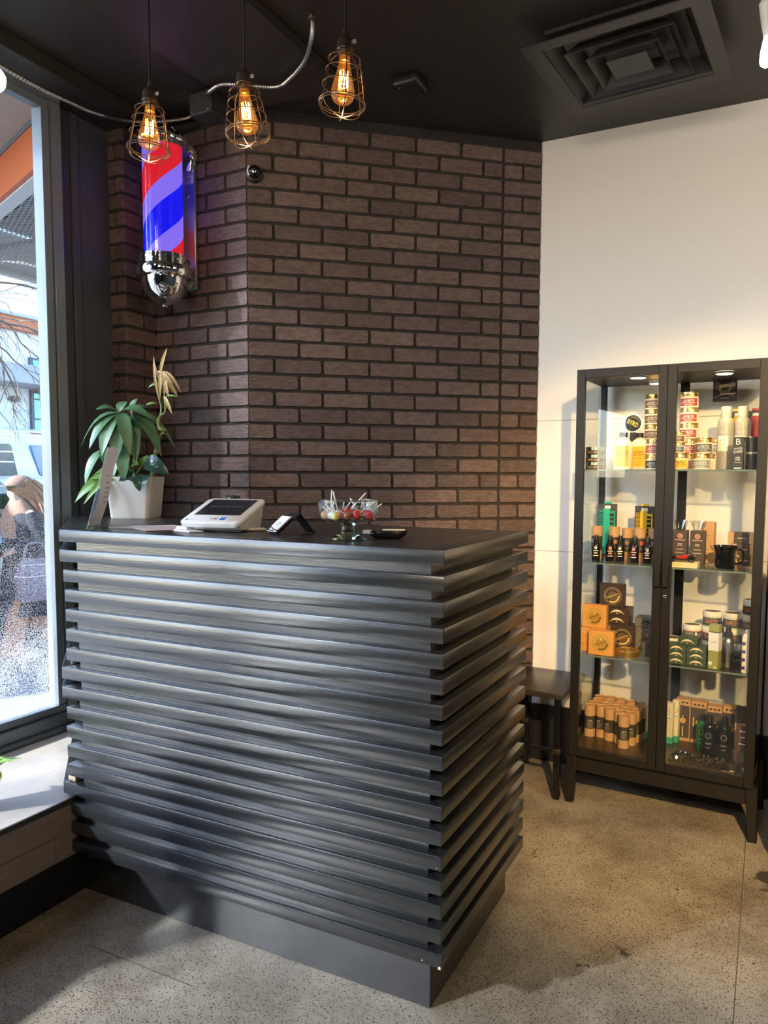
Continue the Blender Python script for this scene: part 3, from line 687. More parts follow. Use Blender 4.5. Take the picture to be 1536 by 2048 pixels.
palm(crown + P(.035, .03, -.03), [(1, .0, .0, .20, .020, .75), (.8, -.25, .35, .17, .029, .75), (.3, .9, .1, .09, .018, .2), (.55, .6, -.1, .11, .02, .45), (.25, -.6, .5, .16, .028, .55)])
palm(P(-.04, .285, .03), [(.25, -.5, .6, .13, .026, .5), (-.2, -.7, .4, .12, .024, .4)])
palm(P(-.125, .275, .0), [(-.4, -.6, .3, .125, .023, .4), (.3, -.35, .5, .08, .021, .5)])
obj('stem', MB().tube(spline([P(-.125, .275), P(-.08, .262, .0), P(-.035, .235, .01)], 5), .0018, 6).mesh('stem', stemm), pt)
# pothos
for (o, d, ln, wd, dr, m) in ((P(-.055, .165, .05), P(-.75, .50, .35), .125, .042, .55, potm), (P(-.06, .16, .05), P(-1, .05, .3), .125, .030, .55, potm), (P(-.06, .16, .06), P(-.95, -.05, .4), .16, .034, .55, potm),
                              (P(-.045, .16, .07), P(-.7, -.1, .6), .145, .022, .60, potm), (P(.0, .215, .03), P(.55, .25, .6), .06, .026, .3, potm), (P(.03, .20, .03), P(.5, .8, .1), .07, .016, .1, potm),
                              (P(.055, .215, .05), P(.95, .0, .25), .115, .042, .35, darkleaf), (P(.06, .17, .085), P(.05, -.6, .7), .07, .038, .25, darkleaf), (P(.0, .18, .05), P(.4, -.05, .8), .08, .026, .4, darkleaf),
                              (P(-.02, .175, .04), P(.25, .4, .7), .07, .022, .3, potm), (P(.02, .165, .07), P(-.5, .1, .7), .075, .026, .35, darkleaf), (P(-.035, .16, -.04), P(-.6, .5, -.3), .09, .03, .5, potm)):
    obj('leaf', leaf_mb(MB(), o, d, Up * .55 + Fr, ln, wd, dr, 8, .2, 'heart').mesh('leaf', m, 0, 70), pt)
    obj('petiole', MB().tube(bez(P(.0, .148, .02) + (o - P(0, .15, .02)) * .15, (o + P(0, .15, .02)) * .5 + Up * .02, o, 6), .0022, 6).mesh('petiole', potm), pt)
# lucky bamboo with its spiral
bpts = [P(.055, .148, -.03), P(.062, .20, -.03), P(.074, .265, -.03), P(.086, .31, -.03), P(.102, .338, -.02), P(.122, .345, -.005), P(.126, .352, .01), P(.112, .356, .018), P(.100, .366, .005), P(.094, .385, -.005), P(.096, .398, -.01), P(.104, .410, -.005)]
bs = spline(bpts, 6); obj('stalk', MB().tube(bs, [.0080 if i < 24 else .0072 for i in range(len(bs))], 10).mesh('stalk', bambm, 0, 60), pt)
for i in (6, 12, 18, 30, 44, 54): obj('node_ring', MB().tube([bs[i], bs[min(i + 1, len(bs) - 1)]], .0088, 10).mesh('node_ring', yelm), pt)
obj('stalk', MB().tube(spline([P(.104, .410, -.005), P(.106, .445, -.01), P(.10, .475, -.01)], 5), .0036, 7).mesh('stalk', bambm), pt)
obj('stalk', MB().tube(spline([P(.104, .412, -.005), P(.124, .425, .0), P(.126, .455, .0), P(.122, .49, .0)], 5), .0036, 7).mesh('stalk', bambm), pt)
for (o, d, ln, wd, dr, m) in ((P(.10, .475, -.01), P(.15, 1, 0), .12, .007, .0, yelm), (P(.10, .475), P(-.1, 1, 0), .17, .006, -.02, dryl), (P(.106, .57), P(.3, 1, 0), .11, .008, -.05, yelm), (P(.10, .56), P(-.25, 1, .0), .075, .0055, .0, dryl),
                              (P(.10, .585, .01), P(.8, -.2, .2), .075, .010, .5, dryl), (P(.12, .585, .01), P(.9, -.25, .0), .085, .010, .75, dryl), (P(.122, .57, .01), P(.3, -1, .1), .085, .010, .1, dryl), (P(.125, .555), P(.8, -.6, .1), .07, .010, .4, yelm),
                              (P(.122, .49), P(.15, 1, 0), .08, .007, .1, yelm), (P(.12, .49), P(.5, -.6, .3), .07, .009, .4, yelm), (P(.092, .46), P(-1, .15, .1), .045, .006, .3, potm), (P(.10, .535), P(-1, .2, .0), .045, .007, .5, potm), (P(.13, .49), P(1, .1, 0), .05, .005, .2, potm), (P(.108, .50, .01), P(.1, .9, .1), .10, .008, .0, yelm)):
    obj('leaf', leaf_mb(MB(), o, d, Fr + Up * .2, ln, wd, dr, 7, .25).mesh('leaf', m, 0, 70), pt)

# clear acrylic stand with a price sheet
ah = thing('acrylic_sign_holder', 'clear acrylic stand with a curled white price sheet beside the planter', 'sign holder', (-1.275, .062, T))
dL = Vector((-.104, .158, 0)); dLn = dL.normalized(); dB = Vector((-dLn.y, dLn.x, 0)) * -1   # base edge, and towards the room
acr = thin_glass('clear_acrylic', (.95, .96, .98))
lean = Vector((.064, .115, .262)) - Vector((0, 0, 0)); lean = P(.062, .262, -.03)
def slab(mb, o, a, b, th):
    o, a, b = Vector(o), Vector(a), Vector(b); nrm = a.cross(b).normalized() * th
    q = [o, o + a, o + a + b, o + b]; lo = [mb.pt(p) for p in q]; hi = [mb.pt(p + nrm) for p in q]
    mb.face(lo[::-1]); mb.face(hi)
    for i in range(4): j = (i + 1) % 4; mb.face((lo[i], lo[j], hi[j], hi[i]))
    return mb
wv = P(.018, .003, -.055)
obj('sheet_pocket', slab(MB(), (0, 0, .002), wv, lean, .0025).mesh('sheet_pocket', acr), ah)
obj('base_plate', slab(MB(), (0, 0, .001), wv, P(.155, 0, -.03), .0025).mesh('base_plate', acr), ah)
mb = MB(); N = 12; pr_ = []
for i in range(N + 1):
    t = i / N; o = lean * (.02 + .96 * t) + Vector((0, 0, .004)); bow = P(.012, .004, .0) * math.sin(PI * min(1, t * 1.6)) * (1 if t < .62 else 0)
    pr_.append([mb.pt(o + wv * k * .96 + bow * (1 - k * .4) + P(.004, 0, .003)) for k in (.02, .35, .7, 1.0)])
for a, b in zip(pr_, pr_[1:]):
    for k in range(3): mb.face((a[k], a[k + 1], b[k + 1], b[k]))
sh_ = obj('price_sheet', mb.mesh('price_sheet', M['paper'], 0, 80), ah)
mb = MB()
for t in (.30, .36, .42, .48, .55, .64): 
    o = lean * t + P(.0055, .0, .0042) + P(.012, .004, .0) * math.sin(PI * min(1, t * 1.6)) * (1 if t < .62 else 0) * .8
    slab(mb, o + wv * .45, wv * .3, lean.normalized() * .004, .0004)
obj('printed_lines', mb.mesh('printed_lines', mat('faded_ink', (.45, .42, .55), .7), 0, 0), sh_)

# leaflets, card stacks
def sheet(name, label, cat, z, poly, m, th=.0015):
    o = obj(name, MB().prism(poly, z, z + th).mesh(name, m, 0, 0)); return tag(o, label, cat)
pinkp = mat('pale_pink_print', (.72, .60, .58), .5, noise=(25, .25, (.62, .45, .44)))
q0 = T + .0003
sheet('leaflet', 'pale pink leaflet lying on the counter below the planter', 'leaflet', q0, [(-1.215, .180), (-1.045, .085), (-.955, .235), (-1.130, .315)], pinkp)
sheet('leaflet', 'white leaflet lying under the corner of the pink leaflet', 'leaflet', q0, [(-1.235, .205), (-1.218, .182), (-1.135, .312), (-1.150, .330)], M['paper'])
cs = thing('business_card_stack', 'small stack of white cards left of the payment terminal', 'cards', (-.965, .195, q0))
for k in range(5): obj('card', MB().prism([(-.05 + .002 * k, -.012), (.028, -.045), (.060, .018 + .001 * k), (-.018, .055)], .0026 * k, .0026 * k + .0022).mesh('card', M['paper'], 0, 0), cs)
tag(cs, group=None)
cs2 = thing('business_card_stack', 'flat white cards partly tucked under the payment terminal', 'cards', (-.935, .135, q0))
for k in range(2): obj('card', MB().prism([(-.045, .002), (.05, -.03), (.07, .01), (-.025, .045)], .0022 * k, .0022 * k + .0018).mesh('card', M['paper'], 0, 0), cs2)

# payment terminal (white wedge with a tilted touch screen)
tm = thing('payment_terminal', 'white payment terminal with a tilted dark touch screen on the counter', 'payment terminal', (-.86, .235, T + .0002), rad(10))
whm = M['white']
bs_ = MB(); prof = [(-.075, 0), (.075, 0), (.095, .108), (.082, .112), (-.055, .030), (-.072, .018)]   # y,z side profile
def side_prism(prof, x0, x1):
    mb = MB(); a = [mb.pt((x0, y, z)) for y, z in prof]; b = [mb.pt((x1, y, z)) for y, z in prof]; n = len(prof)
    mb.face(a[::-1]); mb.face(b)
    for i in range(n): j = (i + 1) % n; mb.face((a[i], a[j], b[j], b[i]))
    return mb
obj('wedge_base', side_prism([(-.062, .006), (-.04, .004), (.072, .004), (.094, .080), (.084, .086), (-.070, .030)], -.072, .094).mesh('wedge_base', mat('warm_white_plastic', (.72, .70, .66), .35), .006, seg=2), tm)
obj('rubber_foot', MB().box(-.07, .09, -.05, .06, 0, .005).mesh('rubber_foot', M['black'], .001), tm)
tl = rad(19.5); scr = Matrix.Translation((.0, .0, .058)) @ Matrix.Rotation(tl, 4, 'X')
hd = obj('screen_housing', loft([rsq2 for rsq2 in ([(x * 1.0, y * 1.0, -.010) for x, y, z in rsq(.100, .018, 0)], [(x * 1.03, y * 1.0, -.004) for x, y, z in rsq(.100, .018, 0)], [(x * 1.03, y * 1.0, .004) for x, y, z in rsq(.100, .018, 0)], [(x * 1.0, y * .975, .007) for x, y, z in rsq(.100, .018, 0)])], whm, 'screen_housing', 50), tm, mw=scr)
ss = obj('screen', MB().box(-.080, .080, -.042, .086, .0065, .0078).mesh('screen', mat('dark_screen', (.018, .020, .024), .12)), hd)
obj('lettering', text_mb('El Barrio Barbershop', .115, .012, lambda a, b: (a, .026 + b, .0080)).mesh('lettering', mat('screen_text', (.16, .16, .17), .4), 0, 0), ss)
mb = MB()
for k in range(4): mb.tube([(-.008 + .006 * k + .006 * math.cos(t) * (.4 + .2 * k), -.070 + .010 * math.sin(t) * (.5 + .2 * k), .0074) for t in [-.9 + .3 * i for i in range(7)]], .0008, 4)
obj('contactless_symbol', mb.mesh('contactless_symbol', M['black']), hd)
stk = obj('card_stickers', MB().box(.022, .060, -.084, -.060, .0070, .0076).mesh('card_stickers', M['paper']), hd)
obj('blue_sticker', MB().box(.027, .046, -.082, -.062, .0076, .0080).mesh('blue_sticker', mat('blue_print', (.05, .16, .55), .5)), stk)
obj('red_sticker', MB().box(.050, .057, -.082, -.062, .0076, .0080).mesh('red_sticker', mat('pink_print', (.75, .45, .45), .5)), stk)
lg_ = obj('maker_mark', text_mb('clover', .022, .006, lambda a, b: (-.066 + a, -.080 + b, .0074)).mesh('maker_mark', mat('grey_print', (.25, .27, .27), .5), 0, 0), hd)
mb = MB()
for dx in (-1, 1):
    for dy in (-1, 1): mb.lathe([(.0026, .0072), (.0026, .0076)], 8, -.084 + dx * .0028, -.080 + dy * .0028)
obj('maker_mark', mb.mesh('maker_mark', MATS['grey_print'], 0, 0), hd)
sty = tag(obj('stylus', MB().tube([(-.79, .215, T + .006), (-.725, .285, T + .006)], .0055, 8).mesh('stylus', mat('beige_plastic', (.62, .55, .45), .4), .001)), 'beige pen lying on the counter behind the payment terminal', 'pen')

# business card holder: bent black mesh tray
ch = thing('card_holder', 'black bent metal card holder between the terminal and the candy dish', 'card holder', (-.617, .208, T + .0005), rad(-33))
ch.scale = (.80, .80, .80)
bl = M['black']
obj('front_panel', slab(MB(), (-.045, -.03, .002), (.09, 0, 0), (0, .085, .075), .0016).mesh('front_panel', bl), ch)
obj('rear_panel', slab(MB(), (-.045, .055, .077), (.09, 0, 0), (0, .06, -.076), .0016).mesh('rear_panel', bl), ch)
mb = MB(); mb.tube(spline([(-.046, -.020, .012), (-.046, -.050, .022), (-.025, -.054, .030), (0, -.055, .020), (.025, -.054, .030), (.046, -.050, .022), (.046, -.020, .012)], 5), .002, 6)
for k in range(7): mb.tube([(-.036 + .012 * k, -.030, .003), (-.036 + .012 * k, -.052, .018)], .001, 5)
mb.tube([(-.045, -.03, .002), (.045, -.03, .002)], .002, 6)
obj('card_lip', mb.mesh('card_lip', bl), ch)
bc = thing('business_card', 'white business cards standing in the black bent card holder', 'cards', (-.617, .208, T + .0005), rad(-33))
bc.scale = (.80, .80, .80)
for k in range(3): obj('card', slab(MB(), (-.043 + .001 * k, -.040 - .003 * k, .010), (.086, 0, 0), (0, .062, .055), .0008).mesh('card', M['paper'], 0, 0), bc)
mb = MB()
for t, w in ((.40, .022), (.50, .034), (.58, .026)): slab(mb, (-.005, -.0478 + .062 * t, .0105 + .055 * t), (w, 0, 0), (0, .0025, .0022), .0004)
obj('printed_lines', mb.mesh('printed_lines', mat('grey_ink', (.35, .35, .37), .7), 0, 0), bc)

# glass candy dish with lollipops
dx, dy = -.358, .156
gl_ = mat('clear_thick_glass', (.93, 1.0, .97), .0, trans=1.0, ior=1.45)
cd = thing('candy_dish', 'clear glass footed candy dish full of lollipops', 'dish', (dx, dy, T + .0005))
cd.scale = (1.03, 1.03, .80)
R0 = .082
obj('bowl', MB().lathe([(.012, .0585), (.045, .0615), (.072, .0625), (R0 - .003, .068), (R0, .076), (R0, .135), (R0 - .0035, .135), (R0 - .0035, .078), (R0 - .008, .072), (.05, .0665), (0, .0665)], 40, cap=False).mesh('bowl', thin_glass('dish_glass', (.96, .985, .975), gloss=1.6), 0, 40), cd)
obj('rim', MB().tube([((R0 - .0015) * math.cos(a), (R0 - .0015) * math.sin(a), .135) for a in [2 * PI * k / 40 for k in range(40)]], .0022, 6, True).mesh('rim', gl_, 0, 80), cd)
obj('foot', MB().lathe([(0, .0), (.052, .0), (.053, .003), (.046, .008), (.026, .016), (.0175, .021), (.0175, .024), (.020, .027), (.0165, .030), (.0165, .044), (.022, .048), (.019, .051), (.03, .0575), (0, .0575)], 36, cap=False).mesh('foot', mat('green_tinted_glass', (.62, .95, .82), .0, trans=1.0, ior=1.45), 0, 35), cd)
cols = {'red': (.60, .02, .03), 'orange': (.80, .28, .03), 'clear': (.75, .72, .70), 'brown': (.30, .08, .03), 'yellow': (.85, .62, .15)}
stm = mat('white_paper_stick', (.86, .84, .82), .6)
def lolly(label, col, hx, hy, hz, ux, uy, uz, group='lollipops in the candy dish', ln=.075):
    m = mat('candy_' + col, cols[col], .12, coat=.6, noise=(60, .1, tuple(min(1, c * 1.5 + .05) for c in cols[col])))
    t = thing('lollipop', label, 'lollipop', (dx + hx, dy + hy, T + .0005 + hz * .80 + .002), 0, group)
    u = Vector((ux, uy, uz)).normalized()
    obj('candy', cm('candy' + col, lambda: MB().sphere((0, 0, 0), .0125, .0125, .0125, 14, 8).mesh('candy', m)), t)
    obj('stick', MB().tube([u * .008, u * ln * .86], .0020, 7).mesh('stick', stm), t)
    w = MB(); 
    for k in range(6):
        a = 2 * PI * k / 6; side = u.orthogonal().normalized(); s2 = u.cross(side); q = side * math.cos(a) + s2 * math.sin(a); q2 = side * math.cos(a + .6) + s2 * math.sin(a + .6)
        i = [w.pt(u * .010 + q * .004), w.pt(u * .010 + q2 * .004), w.pt(u * .024 + q2 * .009), w.pt(u * .022 + q * .008)]; w.face(i)
    obj('wrapper', w.mesh('wrapper', thin_glass('wrapper_film', (.9, .9, .92), gloss=2.5)), t)
# right in the picture = (.897,.442), front = (.44,-.895)
def LP(label, col, a, f, z, ua, uf, uz, **k): lolly(label, col, .897 * a + .44 * f, .442 * a - .895 * f, z, .897 * ua + .44 * uf, .442 * ua - .895 * uf, uz, **k)
LP('lollipop whose stick stands straight up, highest on the left of the dish', 'clear', -.046, .02, .082, .05, .05, 1, ln=.080)
LP('lollipop with a stick leaning left against the dish wall, orange candy at the left edge', 'orange', -.062, .02, .081, .25, .15, .5, ln=.03)
LP('clear wrapped lollipop with stick leaning to the far left rim', 'clear', -.038, .045, .082, -.75, -.2, .62, ln=.045)
LP('lollipop with stick tilted slightly left behind the upright one', 'clear', -.028, -.02, .083, -.25, -.1, 1)
LP('yellow lollipop at the bottom of the dish left of centre', 'yellow', -.03, .05, .079, -.5, -.1, .6, ln=.05)
LP('red lollipop in the middle with stick leaning right', 'red', -.012, .045, .088, .55, .0, .8, ln=.055)
LP('brown lollipop in front with dark striped wrapper', 'brown', .004, .060, .083, -.6, .2, .35, ln=.04)
LP('red lollipop right of centre pressed against the front glass', 'red', .028, .056, .084, .75, -.1, .55, ln=.07)
LP('red lollipop at the right wall of the dish with long leaning stick', 'red', .056, .030, .085, .6, -.3, .45, ln=.06)
LP('lollipop with the tall stick leaning right above the rim', 'red', .0, .0, .090, .72, .05, .78, ln=.085)
LP('lollipop behind with a stick leaning left at the middle of the dish', 'orange', .03, -.02, .083, -.5, -.1, .85, ln=.06)
LP('lollipop with short stick pointing up right near the right wall', 'brown', .045, -.01, .082, .55, .1, .75, ln=.055)
LP('red lollipop lying low at the right with stick across the bottom', 'red', .062, .036, .080, -.95, .3, .1, ln=.045)
for a, f, w in ((-.02, -.05, 'left of centre'), (.02, -.052, 'right of centre'), (.05, -.04, 'far right'), (-.055, -.03, 'far left')):
    LP('red lollipop half hidden at the back of the glass dish, ' + w, 'red', a, f, .081, -a * 6, .1, .8, ln=.045)

# black dish-shaped device behind the candy dish
dv = thing('card_reader', 'black oblong card reader with a pale end cap behind the candy dish', 'card reader', (-.268, .225, T + .0005), rad(24))
dv.scale = (.88, .88, .9)
obj('body', loft([[(x * .058, y * .026, z) for x, y in [(math.cos(a), math.sin(a)) for a in [2 * PI * k / 24 for k in range(24)]]] if False else [(sx_ * (abs(math.cos(a)) ** .6) * math.copysign(1, math.cos(a)), sy_ * (abs(math.sin(a)) ** .6) * math.copysign(1, math.sin(a)), z) for a in [2 * PI * k / 28 for k in range(28)]] for sx_, sy_, z in ((.040, .020, 0), (.058, .028, .010), (.064, .031, .022), (.064, .031, .026))], M['blackgloss'], 'body', 50), dv)
obj('end_cap', MB().box(-.082, -.050, -.022, .012, .014, .027).mesh('end_cap', mat('pale_lilac_plastic', (.55, .56, .66), .35), .004, seg=2), dv)
obj('receipt_strip', MB().box(-.018, .054, -.012, .016, .0262, .0285).mesh('receipt_strip', M['paper'], .0005), dv)
# ================================================================== DISPLAY CABINET
CA = Vector((-.025, 1.415, 0)); CR = rad(-3.3)
CW = .705; CDp = .405; CH = 1.812; CB = .217
dc = thing('display_cabinet', 'tall anthracite display cabinet with two glass doors against the white wall', 'cabinet', CA, CR)
cb = M['cab']
def cbox(name, *b, m=cb, par=dc, bev=.0015): return obj(name, MB().box(*b).mesh(name, m, bev), par)
for x in (0, CW - .022):
    cbox('corner_post', x, x + .022, CDp - .03, CDp, CB, CH); cbox('corner_post', x, x + .022, .022, .036, CB, CH)
cbox('top_panel', 0, CW, .022, CDp, CH - .030, CH); cbox('floor_panel', 0, CW, .022, CDp, CB, CB + .029, m=mat('dark_brown_shelf', (.055, .034, .020), .28))
cbox('apron', .01, CW - .01, .03, .045, CB - .075, CB); cbox('apron', .01, CW - .01, CDp - .03, CDp - .015, CB - .06, CB)
cbox('bottom_plate', 0, CW, .022, CDp, CB - .012, CB)
for x in (.33, .352): pass
cbox('back_post', .335, .372, CDp - .012, CDp, CB, CH - .03)
for x in (.003, CW - .007): obj('side_pane', MB().box(x, x + .004, .036, CDp - .03, CB + .03, CH - .03).mesh('side_pane', M['glass']), dc)
for x, sgn in ((.008, -1), (CW - .008, 1)):
    for y in (.030, CDp - .04):
        me = obj('leg', MB().prism([(x - .022, y - .012), (x + .022, y - .012), (x + .022, y + .03), (x - .022, y + .03)], 0, CB).mesh('leg', cb, .003), dc).data
        for v in me.vertices:
            k = 1 - v.co.z / CB; v.co.x = x + sgn * .010 * k + (v.co.x - x) * (1 - .30 * k); v.co.y = y + .009 + (v.co.y - y - .009) * (1 - .30 * k)
def door(x0, x1, hinge):
    d = obj('door', MB().box(x0, x0 + .034, 0, .020, CB + .001, CH - .001).box(x1 - .034, x1, 0, .020, CB + .001, CH - .001).box(x0 + .034, x1 - .034, 0, .020, CH - .035, CH - .001).box(x0 + .034, x1 - .034, 0, .020, CB + .001, CB + .034).mesh('door', cb, .0012), dc)
    obj('door_pane', MB().box(x0 + .030, x1 - .030, .008, .012, CB + .03, CH - .03).mesh('door_pane', M['glass']), d)
    hx = x1 - .026 if hinge else x0 + .002
    obj('handle', MB().box(hx, hx + .024, -.016, 0, .955, 1.062).mesh('handle', cb, .003), d)
    return d
d1 = door(0, .3515, True); d2 = door(.3525, CW, False)
obj('lock', MB().lathe([(.0085, 0), (.0085, .006), (.0065, .009), (.0028, .009), (.0028, .007), (0, .007)], 20).mesh('lock', M['chrome'], .0006), d2, (.367, 0, .918), (PI / 2, 0, 0))
for z in (1.411, 1.030, .644):
    s = obj('glass_shelf', MB().box(.006, CW - .006, .026, CDp - .014, z - .006, z).mesh('glass_shelf', M['shelfglass']), dc)
    obj('shelf_edge', MB().box(.006, CW - .006, .0245, .0262, z - .006, z).mesh('shelf_edge', M['shelfedge']), s)
    for x in (.012, CW - .012, .353):
        for y in (.045, CDp - .05): obj('shelf_pin', MB().lathe([(.004, -.011), (.004, -.006)], 8, x, y).mesh('shelf_pin', M['chrome']), s)
CABMW = Matrix.Translation(CA) @ Matrix.Rotation(CR, 4, 'Z')
def puck(label, s, t, e):
    q = thing('puck_light', label, 'lamp', CABMW @ Vector((s, t, CH - .0305)), CR, 'puck lights in the display cabinet')
    obj('ring', MB().lathe([(.030, -.008), (.034, -.006), (.034, 0)], 28, cap=False).mesh('ring', M['white'], 0, 30), q)
    obj('diffuser', MB().lathe([(0, -.009), (.026, -.009), (.030, -.0075), (.030, -.001)], 28, cap=False).mesh('diffuser', emit('puck_glow', (1, .87, .62), 14)), q)
    point('puck_lamp', q, (0, 0, -.016), (1.0, .70, .34), e * .95, .025, 150)
puck('round puck light nearest the front behind the left cabinet door', .225, .075, 5.0)
puck('round puck light at the back behind the left cabinet door', .255, .30, 4.0)
puck('round puck light behind the right cabinet door', .540, .10, 5.0)

# ---------------------------------------------------------------- products (local cabinet coordinates s, t, z)
Z1, Z2, Z3, Z4 = 1.4114, 1.0304, .6444, CB + .0294
def item(name, label, cat, s, t, z, rz=0, group=None): return thing(name, label, cat, CABMW @ Vector((s, t, z)), CR + rz, group)
PM = {}
def pm(name, col, rough=.45, **k): return mat(name, col, rough, **k)
white_ink = pm('white_ink', (.82, .80, .75)); dark_ink = pm('dark_ink', (.03, .025, .02)); gold_ink = pm('gold_ink', (.80, .58, .22), .4)
def band(R, z0, z1, a0, a1, m, name, par, dr=.0004, seg=16):
    mb = MB(); mb.lathe([(R + dr, z0), (R + dr, z1)], seg, 0, 0, a0 - PI / 2, a1 - PI / 2, cap=False); return obj(name, mb.mesh(name, m, 0, 80), par)
def cyltext(txt, w, h, R, z, m, par, aoff=0.0, name='lettering'):
    return obj(name, text_mb(txt, w, h, cyl(R, z, aoff)).mesh(name, m, 0, 0), par)
LIDS = {}
def jar(label, s, t, z, R, h, col, txt='LAYRITE', sub=None, lid='gold', body='cream', ink=white_ink, rz=0.0, group=None, name='pomade_jar'):
    q = item(name, label, 'jar', s, t, z, rz, group); hb = h * .70
    obj('body', cm(('jb', R, h, body), lambda: MB().lathe([(R * .93, 0), (R * .97, .002), (R * .97, hb - .004), (R * .93, hb), (R * .90, hb + .001)], 28).mesh('body', M[body], 0, 35)), q)
    l = obj('lid', cm(('jl', R, h, lid), lambda: MB().lathe([(R * .96, hb), (R, hb + .001), (R, hb + .004), (R * .985, hb + .005), (R * .985, h - .004), (R, h - .0035), (R, h - .001), (R * .97, h), (0, h)], 28).mesh('lid', M[lid], 0, 35)), q)
    lb = band(R * .97, hb * .14, hb * .84, -1.12, 1.12, pm('label_%d_%d_%d' % tuple(int(c * 255) for c in col), col), 'label', q)
    cyltext(txt, R * 1.35, hb * .26, R * .97 + .0008, hb * .58, ink, lb); 
    mb = MB(); mb.lathe([(R * .97 + .0007, hb * .40), (R * .97 + .0007, hb * .42)], 12, 0, 0, -PI / 2 - 1.0, -PI / 2 + 1.0, cap=False); obj('rule', mb.mesh('rule', ink, 0, 0), lb)
    cyltext(sub or 'Superhold', R * .95, hb * .15, R * .97 + .0008, hb * .27, ink, lb); return q
BR = (.17, .075, .045); RD = (.36, .05, .055); BK = (.035, .03, .028); BL = (.08, .12, .22); YL = (.90, .55, .06); GY = (.14, .145, .13); GG = (.30, .32, .27)
G1 = 'gold lidded pomade jars on the top shelf'
# left door stack A (rear) and B (front)
for k, (c, w) in enumerate(((BK, 'bottom'), (RD, 'second lowest'), (BR, 'third lowest'), (BR, 'second highest'), (BR, 'topmost'))):
    jar('gold lidded cream jar, %s in the rear stack behind the left door' % w, .254, .255, Z1 + k * .0625, .0365, .0622, c, sub='Natural Matte', group=G1)
for k, (c, w) in enumerate(((BK, 'black label, bottom'), (RD, 'red label, top'))):
    jar('gold lidded cream jar with %s of the short stack at the left door' % w, .287, .13, Z1 + k * .0605, .036, .060, c, sub='Cement Clay', group=G1)
for k, w in enumerate(('bottom', 'second lowest', 'middle', 'second highest', 'topmost')):
    jar('gold lidded jar with red label, %s of the tall stack behind the right door' % w, .398, .23, Z1 + k * .0625, .0362, .0622, RD, sub='Supershine', group=G1)
jar('gold lidded jar with yellow label at the front left of the right door', .391, .075, Z1, .035, .064, YL, ink=dark_ink, sub='Original', group=G1)
jar('small gold lidded jar with blue label standing on the yellow label jar', .383, .075, Z1 + .0642, .0285, .041, BL, sub='Natural', group=G1)
jar('small gold lidded jar with brown label on top of the blue label jar', .383, .075, Z1 + .1054, .0285, .041, BR, sub='Grooming', group=G1)
jar('gold lidded jar with pale grey green label, low beside the spray cans', .466, .12, Z1, .0365, .0622, GG, sub='Cream', group=G1)
jar('gold lidded jar with charcoal label standing on the pale grey green jar', .473, .125, Z1 + .0624, .0345, .0615, GY, sub='Cement Clay', group=G1)
jar('plain cream jar at the bottom just left of the first spray can', .505, .235, Z1, .0355, .0622, (.62, .50, .36), sub='Matte', group=G1)
jar('gold lidded jar with blue label, upper one just left of the first spray can', .503, .235, Z1 + .0624, .0355, .0615, BL, sub='Matte', group=G1)
# silver tins at left
MATS_sil = M['silver']
for k, w in enumerate(('bottom', 'middle', 'top')):
    q = item('tin', 'round silver and black tin, %s of three on the left of the top shelf' % w, 'tin', .058, .085, Z1 + k * .0305, 0, 'silver tins on the top shelf')
    obj('body', cm('tinb', lambda: MB().lathe([(.037, 0), (.038, .001), (.038, .016), (.036, .017)], 28).mesh('body', pm('tin_black_label', (.07, .06, .05), .4), 0, 35)), q)
    obj('lid', cm('tinl', lambda: MB().lathe([(.0385, .016), (.0395, .017), (.0395, .029), (.038, .030), (0, .030)], 28).mesh('lid', M['silver'], 0, 35)), q)
    cyltext('REUZEL' if False else 'SUPER SHINE', .05, .006, .0385, .0085, gold_ink, q)
# cream shampoo bottles
def lotion(label, s, t, cap=True):
    q = item('lotion_bottle', label, 'bottle', s, t, Z1, 0, 'cream bottles on the top shelf'); w, d = .036, .022
    def ov(k, z): return [(k * w * math.copysign(abs(math.cos(a)) ** .5, math.cos(a)), k * d * math.copysign(abs(math.sin(a)) ** .5, math.sin(a)), z) for a in [2 * PI * i / 32 for i in range(32)]]
    def nk(r, z): return [(r * math.cos(a), r * math.sin(a), z) for a in [2 * PI * i / 32 for i in range(32)]]
    obj('body', cm('lob', lambda: loft([ov(.95, 0), ov(1, .004), ov(1, .090), ov(.97, .100), ov(.80, .113), ov(.55, .121), nk(.014, .125), nk(.014, .130)], M['cream'], 'body', 50)), q)
    obj('cap', MB().lathe([(.016, .130), (.016, .147), (.014, .149), (0, .149)], 24).mesh('cap', M['black'], 0, 35), q)
    l = obj('label', MB().box(-.027, .027, -d - .0006, -d + .001, .012, .094).mesh('label', pm('yellow_label', (.86, .46, .04))), q)
    f = lambda oz: flat(0, -d - .0010, oz)
    for t_, wd, hh, oz in (('LAYRITE', .050, .0075, .070), ('DELUXE', .046, .0075, .0605), ('Moisturizing', .036, .005, .046), ('10 oz', .014, .004, .020)): obj('lettering', text_mb(t_, wd, hh, f(oz)).mesh('lettering', dark_ink, 0, 0), l)
lotion('cream bottle with yellow label, left of the pair on the top shelf', .172, .085); lotion('cream bottle with yellow label, right of the pair under the round sign', .222, .15)
sg = item('round_shelf_sign', 'round black and white shelf sign on a black stem behind the cream bottles', 'sign', .178, .225, Z1)
obj('stem', MB().box(-.012, .012, -.004, .004, 0, .17).mesh('stem', M['black'], .001), sg)
ds = obj('disc', MB().lathe([(.0385, 0), (.0385, .004)], 36).mesh('disc', M['white'], .0006), sg, (0, -.004, .194), (PI / 2, 0, 0))
obj('black_face', MB().lathe([(.034, .0042), (.034, .0046)], 36).mesh('black_face', M['black']), ds)
